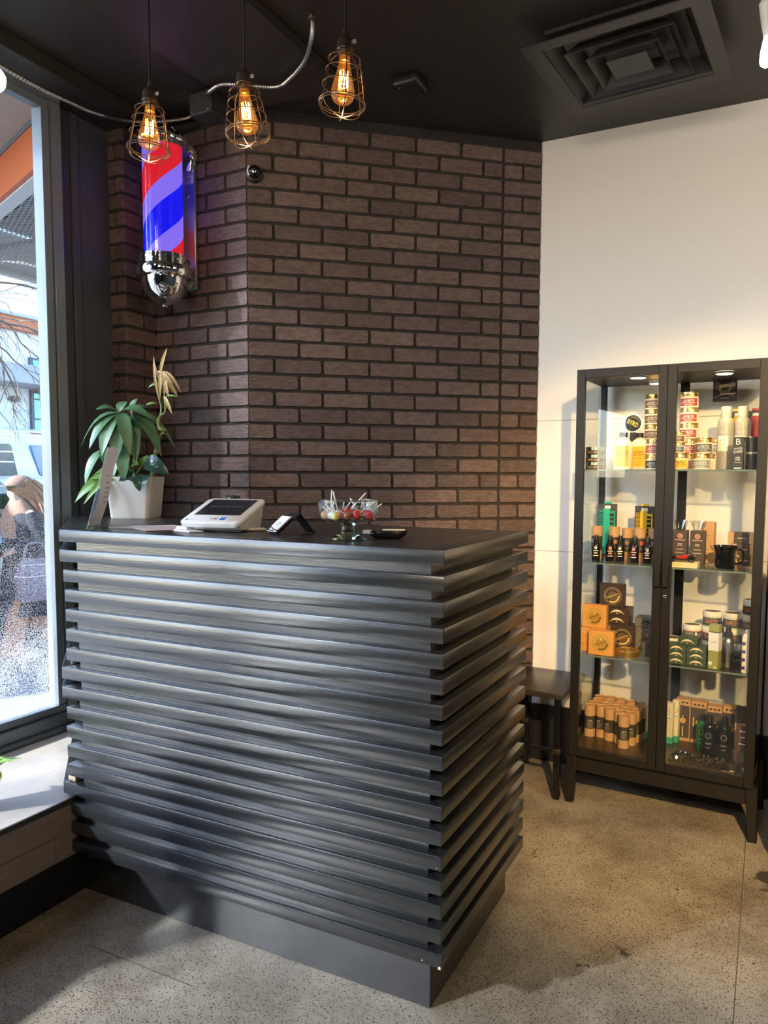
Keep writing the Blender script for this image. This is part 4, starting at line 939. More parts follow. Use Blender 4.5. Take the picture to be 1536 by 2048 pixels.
obj('lettering', text_mb('BYRD', .050, .020, lambda a, b: (a * .85 + b * .35, b * .85 - a * .42, .0050)).mesh('lettering', pm('yellow_ink', (.90, .62, .05)), 0, 0), ds)
mb = MB(); R_ = .0265
for k, ch_ in enumerate('CLASSIC'):
    a = rad(62 - 18 * k); v, f_ = glyphs(ch_); ix = [mb.pt(((R_ + y * .006) * math.sin(rad(-35 + 17 * k) + .35) + x * .0045 * math.cos(a), (R_ + y * .006) * math.cos(rad(-35 + 17 * k) + .35), .0050)) for x, y in v]
    for z_ in f_: mb.face([ix[i] for i in z_])
obj('lettering', mb.mesh('lettering', pm('cream_ink', (.85, .78, .5)), 0, 0), ds)
# spray cans
canm = pm('taupe_can', (.34, .31, .27), .35)
for s, t, w in ((.541, .20, 'left, with a white label'), (.600, .215, 'right, behind the small black carton')):
    q = item('spray_can', 'tall taupe aerosol can with grey cap, ' + w, 'spray can', s, t, Z1, 0, 'taupe spray cans on the top shelf')
    obj('can_body', cm('canb', lambda: MB().lathe([(.029, 0), (.031, .002), (.031, .175), (.0295, .188), (.025, .198), (.021, .203)], 32).mesh('can_body', canm, 0, 40)), q)
    obj('cap', cm('canc', lambda: MB().lathe([(.020, .203), (.0205, .2035), (.0195, .244), (.018, .247), (0, .247)], 28).mesh('cap', pm('grey_cap', (.36, .35, .33), .4), 0, 35)), q)
    l = band(.031, .072, .132, -1.0, .45, pm('off_white_label', (.75, .72, .66)), 'label', q)
    cyltext('KEUNE', .030, .010, .0316, .146, pm('pale_grey_ink', (.55, .53, .5)), q); cyltext('STYLE', .018, .005, .0316, .115, dark_ink, l, -.28); cyltext('dry texture spray', .030, .0035, .0316, .100, dark_ink, l, -.28)
# styling powder carton and dark canister
q = item('carton', 'narrow black carton with white lettering in front of the right spray can', 'box', .602, .075, Z1)
bx = obj('carton_body', MB().box(-.019, .019, -.016, .016, 0, .122).mesh('carton_body', pm('black_carton', (.035, .034, .036)), .001), q)
for t_, w, h_, oz, tl_ in (('B', .016, .022, .104, 0), ('STYLING', .030, .008, .078, .18), ('POWDER', .030, .009, .066, .18), ('100%', .016, .007, .044, 0), ('FREE', .016, .006, .036, 0), ('matte', .022, .003, .026, 0)): obj('lettering', text_mb(t_, w, h_, flat(0, -.0164, oz, tl_)).mesh('lettering', white_ink, 0, 0), bx)
obj('white_bar', MB().box(-.012, .013, -.0164, -.016, .003, .007).mesh('white_bar', white_ink), bx)
q = item('canister', 'dark grey flared canister with white lettering right of the black carton', 'canister', .650, .105, Z1)
bx = obj('canister_body', MB().lathe([(.025, 0), (.026, .002), (.026, .06), (.030, .105), (.031, .120), (.029, .122), (0, .122)], 28).mesh('canister_body', pm('smoky_plastic', (.05, .05, .052), .25), 0, 35), q)
for a in (-.55, .5):
    cyltext('STYLING', .026, .007, .0266, .075, white_ink, bx, a); cyltext('POWDER', .026, .008, .0266, .062, white_ink, bx, a)
# comb packs: card with a plastic comb and a hanging hook
def comb_pack(label, s, t, z, h, col, rz=0, w=.082, lean=0, flip=False):
    q = item('comb_pack', label, 'comb', s, t, z, rz, 'comb packs in the cabinet'); m = pm('comb_%d' % int(sum(col) * 1000), col, .35)
    cd_ = obj('backing_card', MB().box(-w / 2, w / 2, 0, .003, 0, h).mesh('backing_card', pm('dark_card', (.05, .047, .045), .6), .0005), q)
    obj('hanger', MB().box(-.016, .016, -.002, .004, h, h + .010).mesh('hanger', m, .001), cd_)
    mb = MB(); mb.box(-.016, .012, -.010, -.004, .012, h - .020)          # spine
    mb.box(.030, .035, -.010, -.004, h * .40, h - .034); mb.box(.012, .035, -.010, -.004, h - .042, h - .032)
    k = 0; z_ = h * .12
    while z_ < h - .03: mb.box(-.036, -.016, -.009, -.005, z_, z_ + .0026); z_ += .0056
    z_ = h * .42
    while z_ < h - .05: mb.box(.012, .026, -.009, -.005, z_, z_ + .005); z_ += .0185
    obj('comb', mb.mesh('comb', m, .0004), q)
    obj('header_print', MB().box(-.013, .013, -.0005, 0, h - .020, h - .008).mesh('header_print', white_ink), cd_)
comb_pack('green comb on a dark card, behind the tubes at the left of the second shelf', .064, .29, Z2, .232, (.03, .42, .28))
comb_pack('yellow comb on a dark card, behind the tubes of the second shelf', .226, .27, Z2, .226, (.78, .50, .01))
comb_pack('red comb pack at the right end of the top shelf', .640, .30, Z1, .235, (.50, .04, .05), w=.075)
comb_pack('yellow comb pack squeezed between the two taupe spray cans', .572, .33, Z1, .238, (.82, .55, .03), w=.06)
# back poster
q = item('poster', 'small square navy poster with a winged emblem on the cabinet back', 'poster', .510, CDp - .004, 1.697)
bx = obj('board', MB().box(-.046, .046, -.002, .002, 0, .092).mesh('board', pm('navy_print', (.035, .030, .05)), .0004), q)
mb = MB()
for sg_ in (-1, 1):
    for k in range(7): slab(mb, (sg_ * .014, -.0024, .042 + .003 * k), (sg_ * (.027 - .001 * k), 0, .016 + .0035 * k), (0, 0, .0022), .0003)
    slab(mb, (sg_ * .010, -.0024, .030), (sg_ * .032, 0, -.014), (0, 0, .003), .0003)
obj('wing_print', mb.mesh('wing_print', pm('grey_print2', (.55, .50, .47)), 0, 0), bx)
mb = MB(); slab(mb, (-.022, -.0027, .056), (.062, 0, .006), (0, 0, .014), .0003); slab(mb, (-.016, -.0027, .028), (.058, 0, .001), (0, 0, .006), .0003)
obj('ribbon_print', mb.mesh('ribbon_print', pm('cream_print', (.85, .70, .48)), 0, 0), bx)
obj('lettering', text_mb('Suavecito', .040, .016, flat(0, -.0032, .044, .08)).mesh('lettering', pm('orange_print', (.75, .36, .10)), 0, 0), bx)
obj('lettering', text_mb('FOR BARBERS', .036, .005, flat(0, -.0026, .014)).mesh('lettering', pm('cream_print', (.85, .70, .48)), 0, 0), bx)
# kraft tubes and droppers, second shelf
def emblem(R, z, r, col, par, name='emblem', aoff=0.0, ink=dark_ink):
    mb = MB(); f = cyl(R + .0009, z, aoff); c = mb.pt(f(0, 0)); p = [mb.pt(f(r * math.cos(a), r * math.sin(a))) for a in [2 * PI * k / 20 for k in range(20)]]
    for k in range(20): mb.face((c, p[k], p[(k + 1) % 20]))
    e_ = obj(name, mb.mesh(name, pm('emblem_%d_%d_%d' % tuple(int(c * 255) for c in col), col), 0, 80), par)
    return e_
GT = 'kraft tubes on the second shelf'
ecol = [(('lavender'), (.52, .47, .55)), ('orange', (.80, .30, .10)), ('bronze', (.42, .28, .12)), ('coral red', (.72, .13, .12)), ('mauve', (.55, .38, .38))]
for k, (s, t, h, a) in enumerate(((.046, .19, .139, -.5), (.120, .19, .139, .55), (.170, .215, .133, .1), (.225, .19, .137, .62), (.283, .19, .137, .0))):
    q = item('kraft_tube', 'kraft paper tube with black sleeve and %s emblem on the second shelf' % ecol[k][0], 'tube', s, t, Z2, 0, GT); R = .0225
    obj('tube_base', cm(('tb', h), lambda: MB().lathe([(R, 0), (R, h * .30), (R * .97, h * .30)], 28).mesh('tube_base', M['kraft'], 0, 35)), q)
    sl_ = obj('sleeve', cm(('ts', h), lambda: MB().lathe([(R + .0003, h * .26), (R + .0003, h * .70)], 28, cap=False).mesh('sleeve', pm('black_sleeve', (.055, .040, .030), .5), 0, 60)), q)
    obj('lid', cm(('tl', h), lambda: MB().lathe([(R + .0006, h * .70), (R + .0006, h - .001), (R - .001, h), (0, h)], 28).mesh('lid', M['kraft'], 0, 35)), q)
    em_ = emblem(R, h * .55, .0085, ecol[k][1], sl_, aoff=a); cyltext('S', .006, .009, R + .0012, h * .55, dark_ink, sl_, a)
    cyltext('hair tonic', .022, .004, R + .0008, h * .38, pm('cream_ink', (.85, .78, .5)), sl_, a)
dcol = [('pale lavender', (.62, .60, .66)), ('orange', (.85, .33, .12)), ('lime', (.62, .68, .35)), ('coral pink', (.82, .25, .24)), ('mauve', (.55, .42, .46))]
for k, (s, t, a) in enumerate(((.066, .105, .2), (.121, .115, .35), (.162, .125, .1), (.223, .115, -.1), (.274, .115, .1))):
    q = item('dropper_bottle', 'small black bottle with %s round emblem in the front row of the second shelf' % dcol[k][0], 'bottle', s, t, Z2, 0, 'small black bottles on the second shelf'); R = .0172
    b_ = obj('bottle_body', cm('drb', lambda: MB().lathe([(R * .93, 0), (R, .002), (R, .060), (R * .93, .067), (R * .68, .075), (R * .62, .078)], 24).mesh('bottle_body', pm('black_glass', (.012, .010, .010), .15), 0, 40)), q)
    obj('pump_cap', cm('drc', lambda: MB().lathe([(R * .70, .076), (R * .70, .087), (R * .48, .088), (R * .40, .105), (R * .36, .107), (0, .107)], 20).mesh('pump_cap', M['black'], 0, 35)), q)
    obj('clear_cap', cm('drd', lambda: MB().lathe([(R * .72, .087), (R * .62, .112), (0, .113)], 20, cap=False).mesh('clear_cap', thin_glass('clear_cap_plastic', (.92, .92, .93)), 0, 35)), q)
    emblem(R, .055, .0068, dcol[k][1], b_, aoff=a)
    for j, (w, z) in enumerate(((.022, .0415), (.015, .031), (.022, .021))):
        mb = MB(); mb.lathe([(R + .0006, z), (R + .0006, z + (.0035 if j != 1 else .006))], 10, 0, 0, -PI / 2 + a - w / R / 2, -PI / 2 + a + w / R / 2, cap=False); obj('printed_line', mb.mesh('printed_line', white_ink if j != 1 else pm('emblem_%d_%d_%d' % tuple(int(c * 255) for c in dcol[k][1]), dcol[k][1]), 0, 0), b_)
# right side of the second shelf
def carton(name, label, s, t, z, w, d, h, m, rz=0, group=None, cat='box', bev=.001):
    q = item(name, label, cat, s, t, z, rz, group); b_ = obj('carton_body', MB().box(-w / 2, w / 2, 0, d, 0, h).mesh('carton_body', m, bev), q); return q, b_
brsl = pm('brown_black_sleeve', (.075, .052, .042), .5)
for k, (s, w) in enumerate(((.385, 'left'), (.452, 'right'))):
    q = item('gift_pouch', 'dark gift set in a gathered clear bag, %s of two behind the toy car' % w, 'gift set', s, .19, Z2, 0, 'bagged gift sets on the second shelf')
    b_ = obj('box_body', MB().box(-.028, .028, 0, .045, 0, .135).mesh('box_body', brsl, .001), q)
    em_ = obj('emblem', MB().lathe([(.011, 0), (.011, .0006)], 24).mesh('emblem', pm('copper_emblem', (.62, .27, .16))), b_, (0, -.0002, .112), (PI / 2, 0, 0))
    obj('lettering', text_mb('S', .008, .011, flat(0, -.0012, .112)).mesh('lettering', dark_ink, 0, 0), b_)
    for z, w_ in ((.094, .040), (.078, .018), (.072, .018), (.056, .028), (.042, .034)): obj('printed_line', MB().box(-w_ / 2, w_ / 2, -.0008, 0, z, z + .004).mesh('printed_line', pm('dim_copper_ink', (.50, .34, .26))), b_)
    mb = MB(); r_ = random.Random(k); n_ = 20; lo = []; hi = []
    for i in range(n_):
        a = 2 * PI * i / n_; lo.append(mb.pt((.018 * math.cos(a), .022 + .016 * math.sin(a), .137))); hi.append(mb.pt(((.030 + .004 * (i % 2)) * math.cos(a), .022 + (.012 + .006 * (i % 2)) * math.sin(a), .175 + r_.uniform(-.003, .003))))
    for i in range(n_): j = (i + 1) % n_; mb.face((lo[i], lo[j], hi[j], hi[i]))
    obj('gathered_film', mb.mesh('gathered_film', thin_glass('bag_film', (.90, .88, .84), gloss=3.0), 0, 0), q)
for k in range(3):
    q, b_ = carton('kraft_box', 'kraft box, %s of the stack right of the bagged gift sets' % ('bottom', 'middle', 'top')[k], .482, .25, Z2 + k * .056, .05, .06, .0555, M['kraft'], 0, 'kraft boxes behind the gift sets')
bd = item('wood_board', 'pale wooden board under the red toy car at the front of the second shelf', 'board', .424, .028, Z2 + .0002)
for k in range(2): obj('plank', MB().box(-.056, .054, .036 * k, .036 * k + .0355, 0, .021).mesh('plank', pm('pale_wood', (.72, .56, .28), .6, noise=(20, .2, (.80, .66, .36)), stretch=(1, 9, 9)), .001), bd)
tc_ = item('toy_car', 'red vintage model car with black wheels on the pale wooden board', 'toy car', .416, .060, Z2 + .0215, rad(3))
cr_ = pm('red_car_paint', (.55, .035, .03), .2, coat=.5)
tcb = obj('car_body', side_prism([(-.044, .012), (.044, .012), (.046, .020), (.036, .027), (.006, .028), (.002, .022), (-.030, .022), (-.040, .027), (-.046, .024)], -.012, .012).mesh('car_body', cr_, .002), tc_, (0, 0, 0), PI / 2 * 0 + 0)
tcb.rotation_euler = (0, 0, -PI / 2)
obj('running_board', MB().box(-.030, .026, -.019, .019, .009, .012).mesh('running_board', M['black'], .0005), tc_)
for x in (-.034, .036):
    for y in (-.017, .017):
        wq = obj('wheel', cm('toyw', lambda: MB().lathe([(.0115, -.0025), (.0125, -.001), (.0125, .001), (.0115, .0025)], 20).mesh('wheel', M['black'], 0, 30)), tc_, (x, y, .0118), (PI / 2, 0, 0))
        obj('hubcap', cm('toyh', lambda: MB().lathe([(.008, -.0032), (.003, -.0038), (.003, .0038), (.008, .0032)], 16).mesh('hubcap', M['chrome'], 0, 30)), wq)
for x, s_ in ((.036, 1), (-.034, -1)): obj('fender', MB().tube([(x + .0155 * math.cos(a), -.017, .0118 + .0155 * math.sin(a)) for a in [rad(20 + 14 * k) for k in range(11)]], .003, 6).mesh('fender', M['black']), tc_)
obj('windscreen', slab(MB(), (.006, -.010, .027), (0, .020, 0), (-.006, 0, .014), .0008).mesh('windscreen', M['glass']), tc_)
for y in (-.008, .008): obj('headlamp', MB().sphere((.046, y, .023), .004, seg=10, rings=6).mesh('headlamp', M['chrome']), tc_)
pj = item('shaving_pitcher', 'glossy black ceramic pitcher with a handle beside the stacked kraft boxes', 'pitcher', .566, .115, Z2)
obj('pitcher_body', MB().lathe([(.033, 0), (.036, .003), (.038, .020), (.036, .045), (.037, .065), (.042, .080), (.046, .087), (.044, .087), (.035, .065), (.034, .045), (.035, .006), (0, .006)], 36, cap=False).mesh('pitcher_body', M['blackgloss'], 0, 50), pj)
obj('spout', slab(MB(), (-.044, -.010, .070), (-.012, .010, .017), (0, .020, 0), .002).mesh('spout', M['blackgloss'], .001), pj)
obj('handle', MB().tube(spline([(.036, 0, .075), (.060, 0, .072), (.066, 0, .05), (.056, 0, .025), (.036, 0, .018)], 6), .0045, 8).mesh('handle', M['blackgloss'], 0, 60), pj)
for k, (s, w) in enumerate(((.626, .075), (.620, .085), (.612, .10))):
    q, b_ = carton('kraft_box', 'kraft box with black paper band, %s of the stack behind the black pitcher' % ('bottom', 'middle', 'top')[k], s, .215, Z2 + k * .0445, w, .06, .044, M['kraft'], 0, 'banded kraft boxes')
    obj('paper_band', MB().box(-w * .28, w * .28, -.0006, .0606, -.0 + .0004, .0443).mesh('paper_band', brsl), b_)
    obj('printed_line', MB().box(-.016, .014, -.0012, -.0006, .020, .024).mesh('printed_line', pm('dim_copper_ink', (.50, .34, .26))), b_)
# third shelf: square boxes with round seals
def roundseal(par, x, z, r, cols, y=-.0002, script='Dapperman', ink=gold_ink):
    for i, (k, c) in enumerate(cols): obj('seal_ring', cm(('seal', r, k, c, i), lambda: MB().lathe([(r * k, 0), (r * k, .0005 + .0003 * i)], 32).mesh('seal_ring', pm('seal_%d_%d_%d' % tuple(int(v * 255) for v in c), c, .4))), par, (x, y, z), (PI / 2, 0, 0))
    obj('lettering', text_mb(script, r * 1.45, r * .34, flat(x, y - .0022, z + r * .02, .42)).mesh('lettering', ink, 0, 0), par)
    obj('seal_eye', MB().lathe([(r * .09, .0008), (r * .09, .0016)], 14).mesh('seal_eye', white_ink), par, (x, y, z + r * .42), (PI / 2, 0, 0))
    mb = MB()
    for k in range(8):
        a0 = rad(-150 + 15 * k) + .6; a1 = a0 + .27; f = lambda a, q: (x + r * q * math.cos(a), y - .0020, z + r * q * math.sin(a)); i = [mb.pt(f(a0, .62)), mb.pt(f(a1, .62)), mb.pt(f(a1, .80)), mb.pt(f(a0, .80))]; mb.face(i)
    obj('seal_arc', mb.mesh('seal_arc', ink, 0, 0), par)
orm = pm('orange_carton', (.74, .34, .085), .6); brm = pm('dark_brown_carton', (.055, .034, .028), .45); gym = pm('grey_carton', (.17, .155, .135), .5); grm = pm('dark_green_carton', (.055, .085, .060), .5)
def ornament(par, x, z, w, ink, y=-.0003):
    mb = MB(); n_ = 10; P_ = []
    for i in range(n_ + 1):
        t = i / n_ * 2 - 1; zc = z + w * .13 * (1 - t * t) - w * .10 * abs(t) ** 3; hh = w * .075 * (1.15 - .55 * abs(t)) * (1 if abs(t) < .62 else .6)
        P_.append((mb.pt((x + t * w / 2, y - .0004, zc - hh)), mb.pt((x + t * w / 2, y - .0004, zc + hh))))
    for a, b in zip(P_, P_[1:]): mb.face((a[0], b[0], b[1], a[1]))
    slab(mb, (x - w * .07, y - .0002, z - w * .10), (w * .14, 0, 0), (0, 0, w * .05), .0003)
    obj('ornament_print', mb.mesh('ornament_print', ink, 0, 0), par)
G3 = 'orange soap boxes on the third shelf'
q, b_ = carton('soap_box', 'large orange box with a round seal at the front of the third shelf', .112, .045, Z3, .103, .036, .101, orm, rad(2), G3); roundseal(b_, 0, .051, .037, ((1, (.55, .32, .07)), (.88, (.62, .38, .09)), (.62, (.50, .27, .05))), ink=pm('brown_ink', (.22, .10, .02)))
for k in range(3): carton('soap_box', 'orange box lying flat, %s of the flat pile under the upper orange box' % ('bottom', 'middle', 'top')[k], .068, .085, Z3 + k * .0345, .103, .085, .034, orm, rad(-1 + k), G3)
q, b_ = carton('soap_box', 'orange box with a round seal standing on the flat orange boxes', .070, .088, Z3 + .1042, .101, .036, .096, orm, 0, G3); roundseal(b_, 0, .047, .037, ((1, (.55, .32, .07)), (.88, (.62, .38, .09)), (.62, (.50, .27, .05))), ink=pm('brown_ink', (.22, .10, .02)))
G4 = 'dark brown boxes on the third shelf'; sealb = ((1, (.50, .38, .20)), (.95, (.05, .03, .025)), (.84, (.42, .31, .14)), (.78, (.05, .03, .025)), (.55, (.16, .10, .05)))
q, b_ = carton('soap_box', 'dark brown box with gold seal at the bottom, behind the orange boxes', .165, .190, Z3, .098, .08, .106, brm, 0, G4); roundseal(b_, 0, .053, .038, sealb)
for k in range(2):
    q, b_ = carton('soap_box', 'flat dark brown box with cream ornament, %s of the two in the brown stack' % ('lower', 'upper')[k], .140, .192, Z3 + .1064 + k * .0352, .098, .09, .035, brm, 0, G4); ornament(b_, 0, .017, .058, pm('cream_print', (.85, .70, .48)))
q, b_ = carton('soap_box', 'dark brown box with gold seal on top of the brown stack', .113, .20, Z3 + .1772, .104, .04, .100, brm, 0, G4); roundseal(b_, .004, .050, .037, sealb)
G5 = 'grey soap boxes on the third shelf'
q, b_ = carton('soap_box', 'grey box with a round seal standing behind the gold tin', .262, .215, Z3, .104, .05, .104, gym, 0, G5); roundseal(b_, 0, .052, .042, ((1, (.36, .31, .26)), (.93, (.17, .155, .135)), (.72, (.27, .24, .20)), (.64, (.17, .155, .135))), ink=dark_ink)
q, b_ = carton('soap_box', 'flat grey box lying on top of the sealed grey box', .262, .21, Z3 + .1044, .102, .09, .036, gym, 0, G5); ornament(b_, 0, .016, .055, dark_ink)
for k in range(2):
    q, b_ = carton('soap_box', 'small charcoal box, %s of the pair in front of the grey boxes' % ('lower', 'upper')[k], .292, .115, Z3 + k * .030, .062, .055, .0295, pm('charcoal_carton', (.10, .092, .082), .5), rad(-4 + 3 * k), G5); ornament(b_, .005, .014, .034, dark_ink)
    obj('end_label', MB().box(-.0316, -.031, .012, .040, .008, .020).mesh('end_label', white_ink), b_)
gt = item('gold_tin', 'round gold tin with scalloped edge lying at the front of the third shelf', 'tin', .208, .105, Z3)
gm = pm('gold_foil', (.75, .46, .12), .30, metal=.85)
def scal(r0, z0, z1): 
    mb = MB(); n_ = 48; lo = []; hi = []
    for i in range(n_): a = 2 * PI * i / n_; r = r0 + .0012 * (i % 2); lo.append(mb.pt((r * math.cos(a), r * math.sin(a), z0))); hi.append(mb.pt((r * math.cos(a), r * math.sin(a), z1)))
    for i in range(n_): j = (i + 1) % n_; mb.face((lo[i], lo[j], hi[j], hi[i]))
    mb.face(lo[::-1]); mb.face(hi); return mb
obj('tin_base', scal(.0465, 0, .012).mesh('tin_base', gm, 0, 30), gt); l_ = obj('tin_lid', scal(.0485, .0125, .022).mesh('tin_lid', gm, 0, 30), gt)
obj('raised_rim', MB().tube([(.046 * math.cos(a), .046 * math.sin(a), .0225) for a in [2 * PI * k / 40 for k in range(40)]], .0018, 6, True).mesh('raised_rim', gm), l_)
mb = MB(); v, f_ = glyphs('Dapperman'); ix = [mb.pt((x * .062, y * .016 + .004, .0224)) for x, y in v]; [mb.face([ix[i] for i in z_]) for z_ in f_]; obj('lettering', mb.mesh('lettering', pm('brown_ink', (.22, .10, .02)), 0, 0), l_)
G6 = 'dark green soap boxes on the third shelf'
for c, s in enumerate((.407, .481)):
    for k in range(3):
        q, b_ = carton('soap_box', 'dark green box with cream ornament, %s of the %s column' % (('bottom', 'middle', 'top')[k], ('left', 'right')[c]), s, .055, Z3 + k * .0253, .072, .07, .025, grm, rad((-.5, 1)[c]), G6); ornament(b_, 0, .0125, .048, pm('cream_print', (.85, .70, .48)))
q, b_ = carton('soap_box', 'single dark green box laid across the top of the two green columns', .446, .065, Z3 + .0762, .073, .07, .030, grm, rad(-3), G6); ornament(b_, 0, .015, .050, pm('cream_print', (.85, .70, .48)))
# white pomade tubs
M['tubwhite'] = pm('white_tub', (.82, .76, .64), .35)
def tub(label, s, t, z, ring, turned=0.0):
    q = item('pomade_tub', label, 'jar', s, t, z, 0, 'white pomade tubs on the third shelf'); R = .0372; h = .0625
    obj('tub_body', cm('tubb', lambda: MB().lathe([(R * .95, 0), (R * .99, .002), (R * .99, .040), (R * .95, .042)], 32).mesh('tub_body', M['tubwhite'], 0, 35)), q)
    l = obj('lid', cm('tubl', lambda: MB().lathe([(R, .042), (R * 1.02, .043), (R * 1.02, .060), (R * .99, h), (R * .86, h), (R * .85, h - .002), (0, h - .002)], 32).mesh('lid', M['tubwhite'], 0, 35)), q)
    obj('lid_print', cm('tubp', lambda: MB().lathe([(R * .82, h - .0019), (R * .82, h - .0014)], 28).mesh('lid_print', pm('dark_lid_print', (.10, .07, .055)))), l)
    rc_ = {'green': (.28, .38, .16), 'orange': (.72, .22, .08)}[ring]
    lb = obj('label', cm('tublab', lambda: MB().lathe([(R * .99 + .0004, .005), (R * .99 + .0004, .037)], 32, cap=False).mesh('label', pm('black_label', (.045, .035, .030), .4), 0, 80)), q)
    for z0, z1 in ((.003, .0055), (.0365, .0395)): obj('color_ring', cm(('tubr', ring, z0), lambda: MB().lathe([(R * .99 + .0007, z0), (R * .99 + .0007, z1)], 32, cap=False).mesh('color_ring', pm('ring_' + ring, rc_), 0, 80)), lb)
    cyltext('SUAVECITO', .052, .018, R + .0004, .023, pm('orange_flame_ink', (.85, .33, .07)), lb, turned)
    if turned: 
        band(R, .010, .034, -1.0, .35, pm('grey_panel', (.16, .14, .12)), 'info_panel', lb, .0007); band(R, .009, .034, .45, .65, white_ink, 'barcode_panel', lb, .0008)
        for z in (.014, .020, .026, .031): band(R, z, z + .0015, -.9, .25, pm('dim_ink', (.34, .31, .28)), 'printed_line', lb, .0010)
tub('white tub with orange ring partly hidden by the door stile, its lid just showing', .352, .270, Z3 + .0, 'orange')
tub('white tub with orange ring under the tub that shows its back label', .433, .275, Z3, 'orange')
tub('white tub with orange ring turned to show its grey back label', .432, .275, Z3 + .0630, 'orange', 1.35)
for k, (w, g_) in enumerate((('bottom', 'orange'), ('middle', 'orange'), ('top', 'green'))): tub('white tub with %s ring, %s of the stack behind the olive carton' % (g_, w), .509, .275, Z3 + k * .0630, g_)
for k, w in enumerate(('bottom', 'middle', 'top')): tub('white tub with green ring, %s of the stack behind the silver spray bottle' % w, .587, .275, Z3 + k * .0630, 'green')
for k, (w, g_) in enumerate((('bottom', 'orange'), ('second lowest', 'orange'), ('second highest', 'orange'), ('topmost', 'green'))): tub('white tub with %s ring, %s of the tallest stack at the right end' % (g_, w), .660, .255, Z3 + k * .0630, g_)
# olive and white carton, spray bottles, white bottle
q, b_ = carton('lotion_carton', 'tall olive and white carton standing at the front right of the third shelf', .543, .045, Z3, .038, .034, .172, pm('olive_carton', (.33, .34, .11), .5), rad(-14))
obj('white_panel', MB().box(-.0193, .0193, -.0008, .0345, .072, .142).mesh('white_panel', M['paper']), b_); obj('lid_flap', MB().box(-.0195, .0195, -.0010, .035, .1425, .1455).mesh('lid_flap', dark_ink), b_)
obj('lettering', text_mb('KUTER', .024, .006, flat(0, -.0012, .106)).mesh('lettering', dark_ink, 0, 0), b_)
obj('round_print', MB().lathe([(.008, 0), (.008, .0006)], 20).mesh('round_print', white_ink), b_, (-.010, 0, .022), (PI / 2, 0, 0)); obj('small_print', MB().box(.004, .012, -.0006, 0, .004, .011).mesh('small_print', white_ink), b_)
def pumpspray(label, s, t, body, lab, h=.165, script=None):
    q = item('spray_bottle', label, 'bottle', s, t, Z3, 0, 'pump spray bottles on the third shelf'); R = .0222
    b_ = obj('bottle_body', MB().lathe([(R * .94, 0), (R, .003), (R, h * .58), (R * .93, h * .66), (R * .68, h * .705), (R * .62, h * .715)], 30).mesh('bottle_body', body, 0, 40), q)
    obj('collar', MB().lathe([(R * .68, h * .70), (R * .70, h * .71), (R * .70, h * .82), (R * .55, h * .83)], 24).mesh('collar', M['black'], 0, 35), q)
    obj('pump_head', MB().lathe([(R * .52, h * .83), (R * .46, h * .90), (R * .36, h), (0, h)], 20).mesh('pump_head', M['black'], 0, 35), q)
    obj('nozzle', MB().box(-.003, .003, -R * .62, 0, h * .90, h * .95).mesh('nozzle', M['black'], .001), q)
    if lab: band(R, h * .10, h * .56, -1.2, 1.2, lab, 'label', q); cyltext('SALT SPRAY', .026, .006, R + .0012, h * .4, white_ink, q)
    if script:
        o_ = cyltext(script, .058, .020, R + .0008, 0, dark_ink, q, 0); me = o_.data
        v, f_ = glyphs(script); mbx = MB(); ix = [mbx.pt(cyl(R + .0008, h * .32, -.55)(-y * .020, x * .072)) for x, y in v]; [mbx.face([ix[i] for i in z_]) for z_ in f_]
        o_.data = mbx.mesh('lettering', dark_ink, 0, 0)
pumpspray('brushed silver pump spray bottle with black script at the front of the third shelf', .588, .115, M['silver'], None, .165, 'Suavecito')
pumpspray('blue labelled pump spray bottle behind the olive carton', .549, .185, pm('grey_bottle', (.45, .45, .45), .3), pm('blue_label', (.12, .22, .36)), .167)
q = item('lotion_bottle', 'white bottle with navy squares at the right end of the third shelf', 'bottle', .664, .055, Z3)
b_ = obj('bottle_body', loft([[(x * k, y * k * .7, z) for x, y, _ in rsq(.021, .010, 0)] for k, z in ((.95, 0), (1, .003), (1, .135), (.8, .146), (.5, .150), (.5, .165))], M['tubwhite'], 'bottle_body', 40), q)
for k in range(4): obj('navy_square', MB().box(-.021, -.008, -.0153, -.0146, .014 + .031 * k, .026 + .031 * k).mesh('navy_square', pm('navy_ink', (.04, .03, .12))), b_)
# bottom shelf: kraft tubes in rows
GK = 'kraft tubes on the bottom shelf'; rk = random.Random(2)
def ktube(label, s, t, rz):
    q = item('kraft_tube', label, 'tube', s, t, Z4, rz, GK); R = .0232; h = .138
    obj('tube_base', cm('ktb', lambda: MB().lathe([(R, 0), (R, .050), (R * .9, .050)], 24).mesh('tube_base', M['kraft'], 0, 35)), q)
    b_ = obj('sleeve', cm('kts', lambda: MB().lathe([(R + .0003, .036), (R + .0003, .092)], 24, cap=False).mesh('sleeve', pm('black_sleeve', (.055, .040, .030), .5), 0, 60)), q)
    obj('lid', cm('ktl', lambda: MB().lathe([(R + .0005, .092), (R + .0005, h), (R - .0025, h), (R - .0035, h - .004), (0, h - .004)], 24, cap=False).mesh('lid', M['kraft'], 0, 35)), q)
    obj('lettering', cm('ktt', lambda: text_mb('rare', .020, .007, cyl(R + .0008, .072)).mesh('lettering', white_ink, 0, 0)), b_)
    def ln():
        mb = MB()
        for k, (z, w) in enumerate(((.062, 1.2), (.057, 1.0), (.052, 1.2), (.047, .9), (.042, 1.1))): mb.lathe([(R + .0007, z), (R + .0007, z + .0016)], 10, 0, 0, -PI / 2 - w / 2, -PI / 2 + w / 2, cap=False)
        return mb.mesh('printed_lines', pm('dim_ink2', (.42, .38, .33)), 0, 0)
    obj('printed_lines', cm('ktlines', ln), b_)
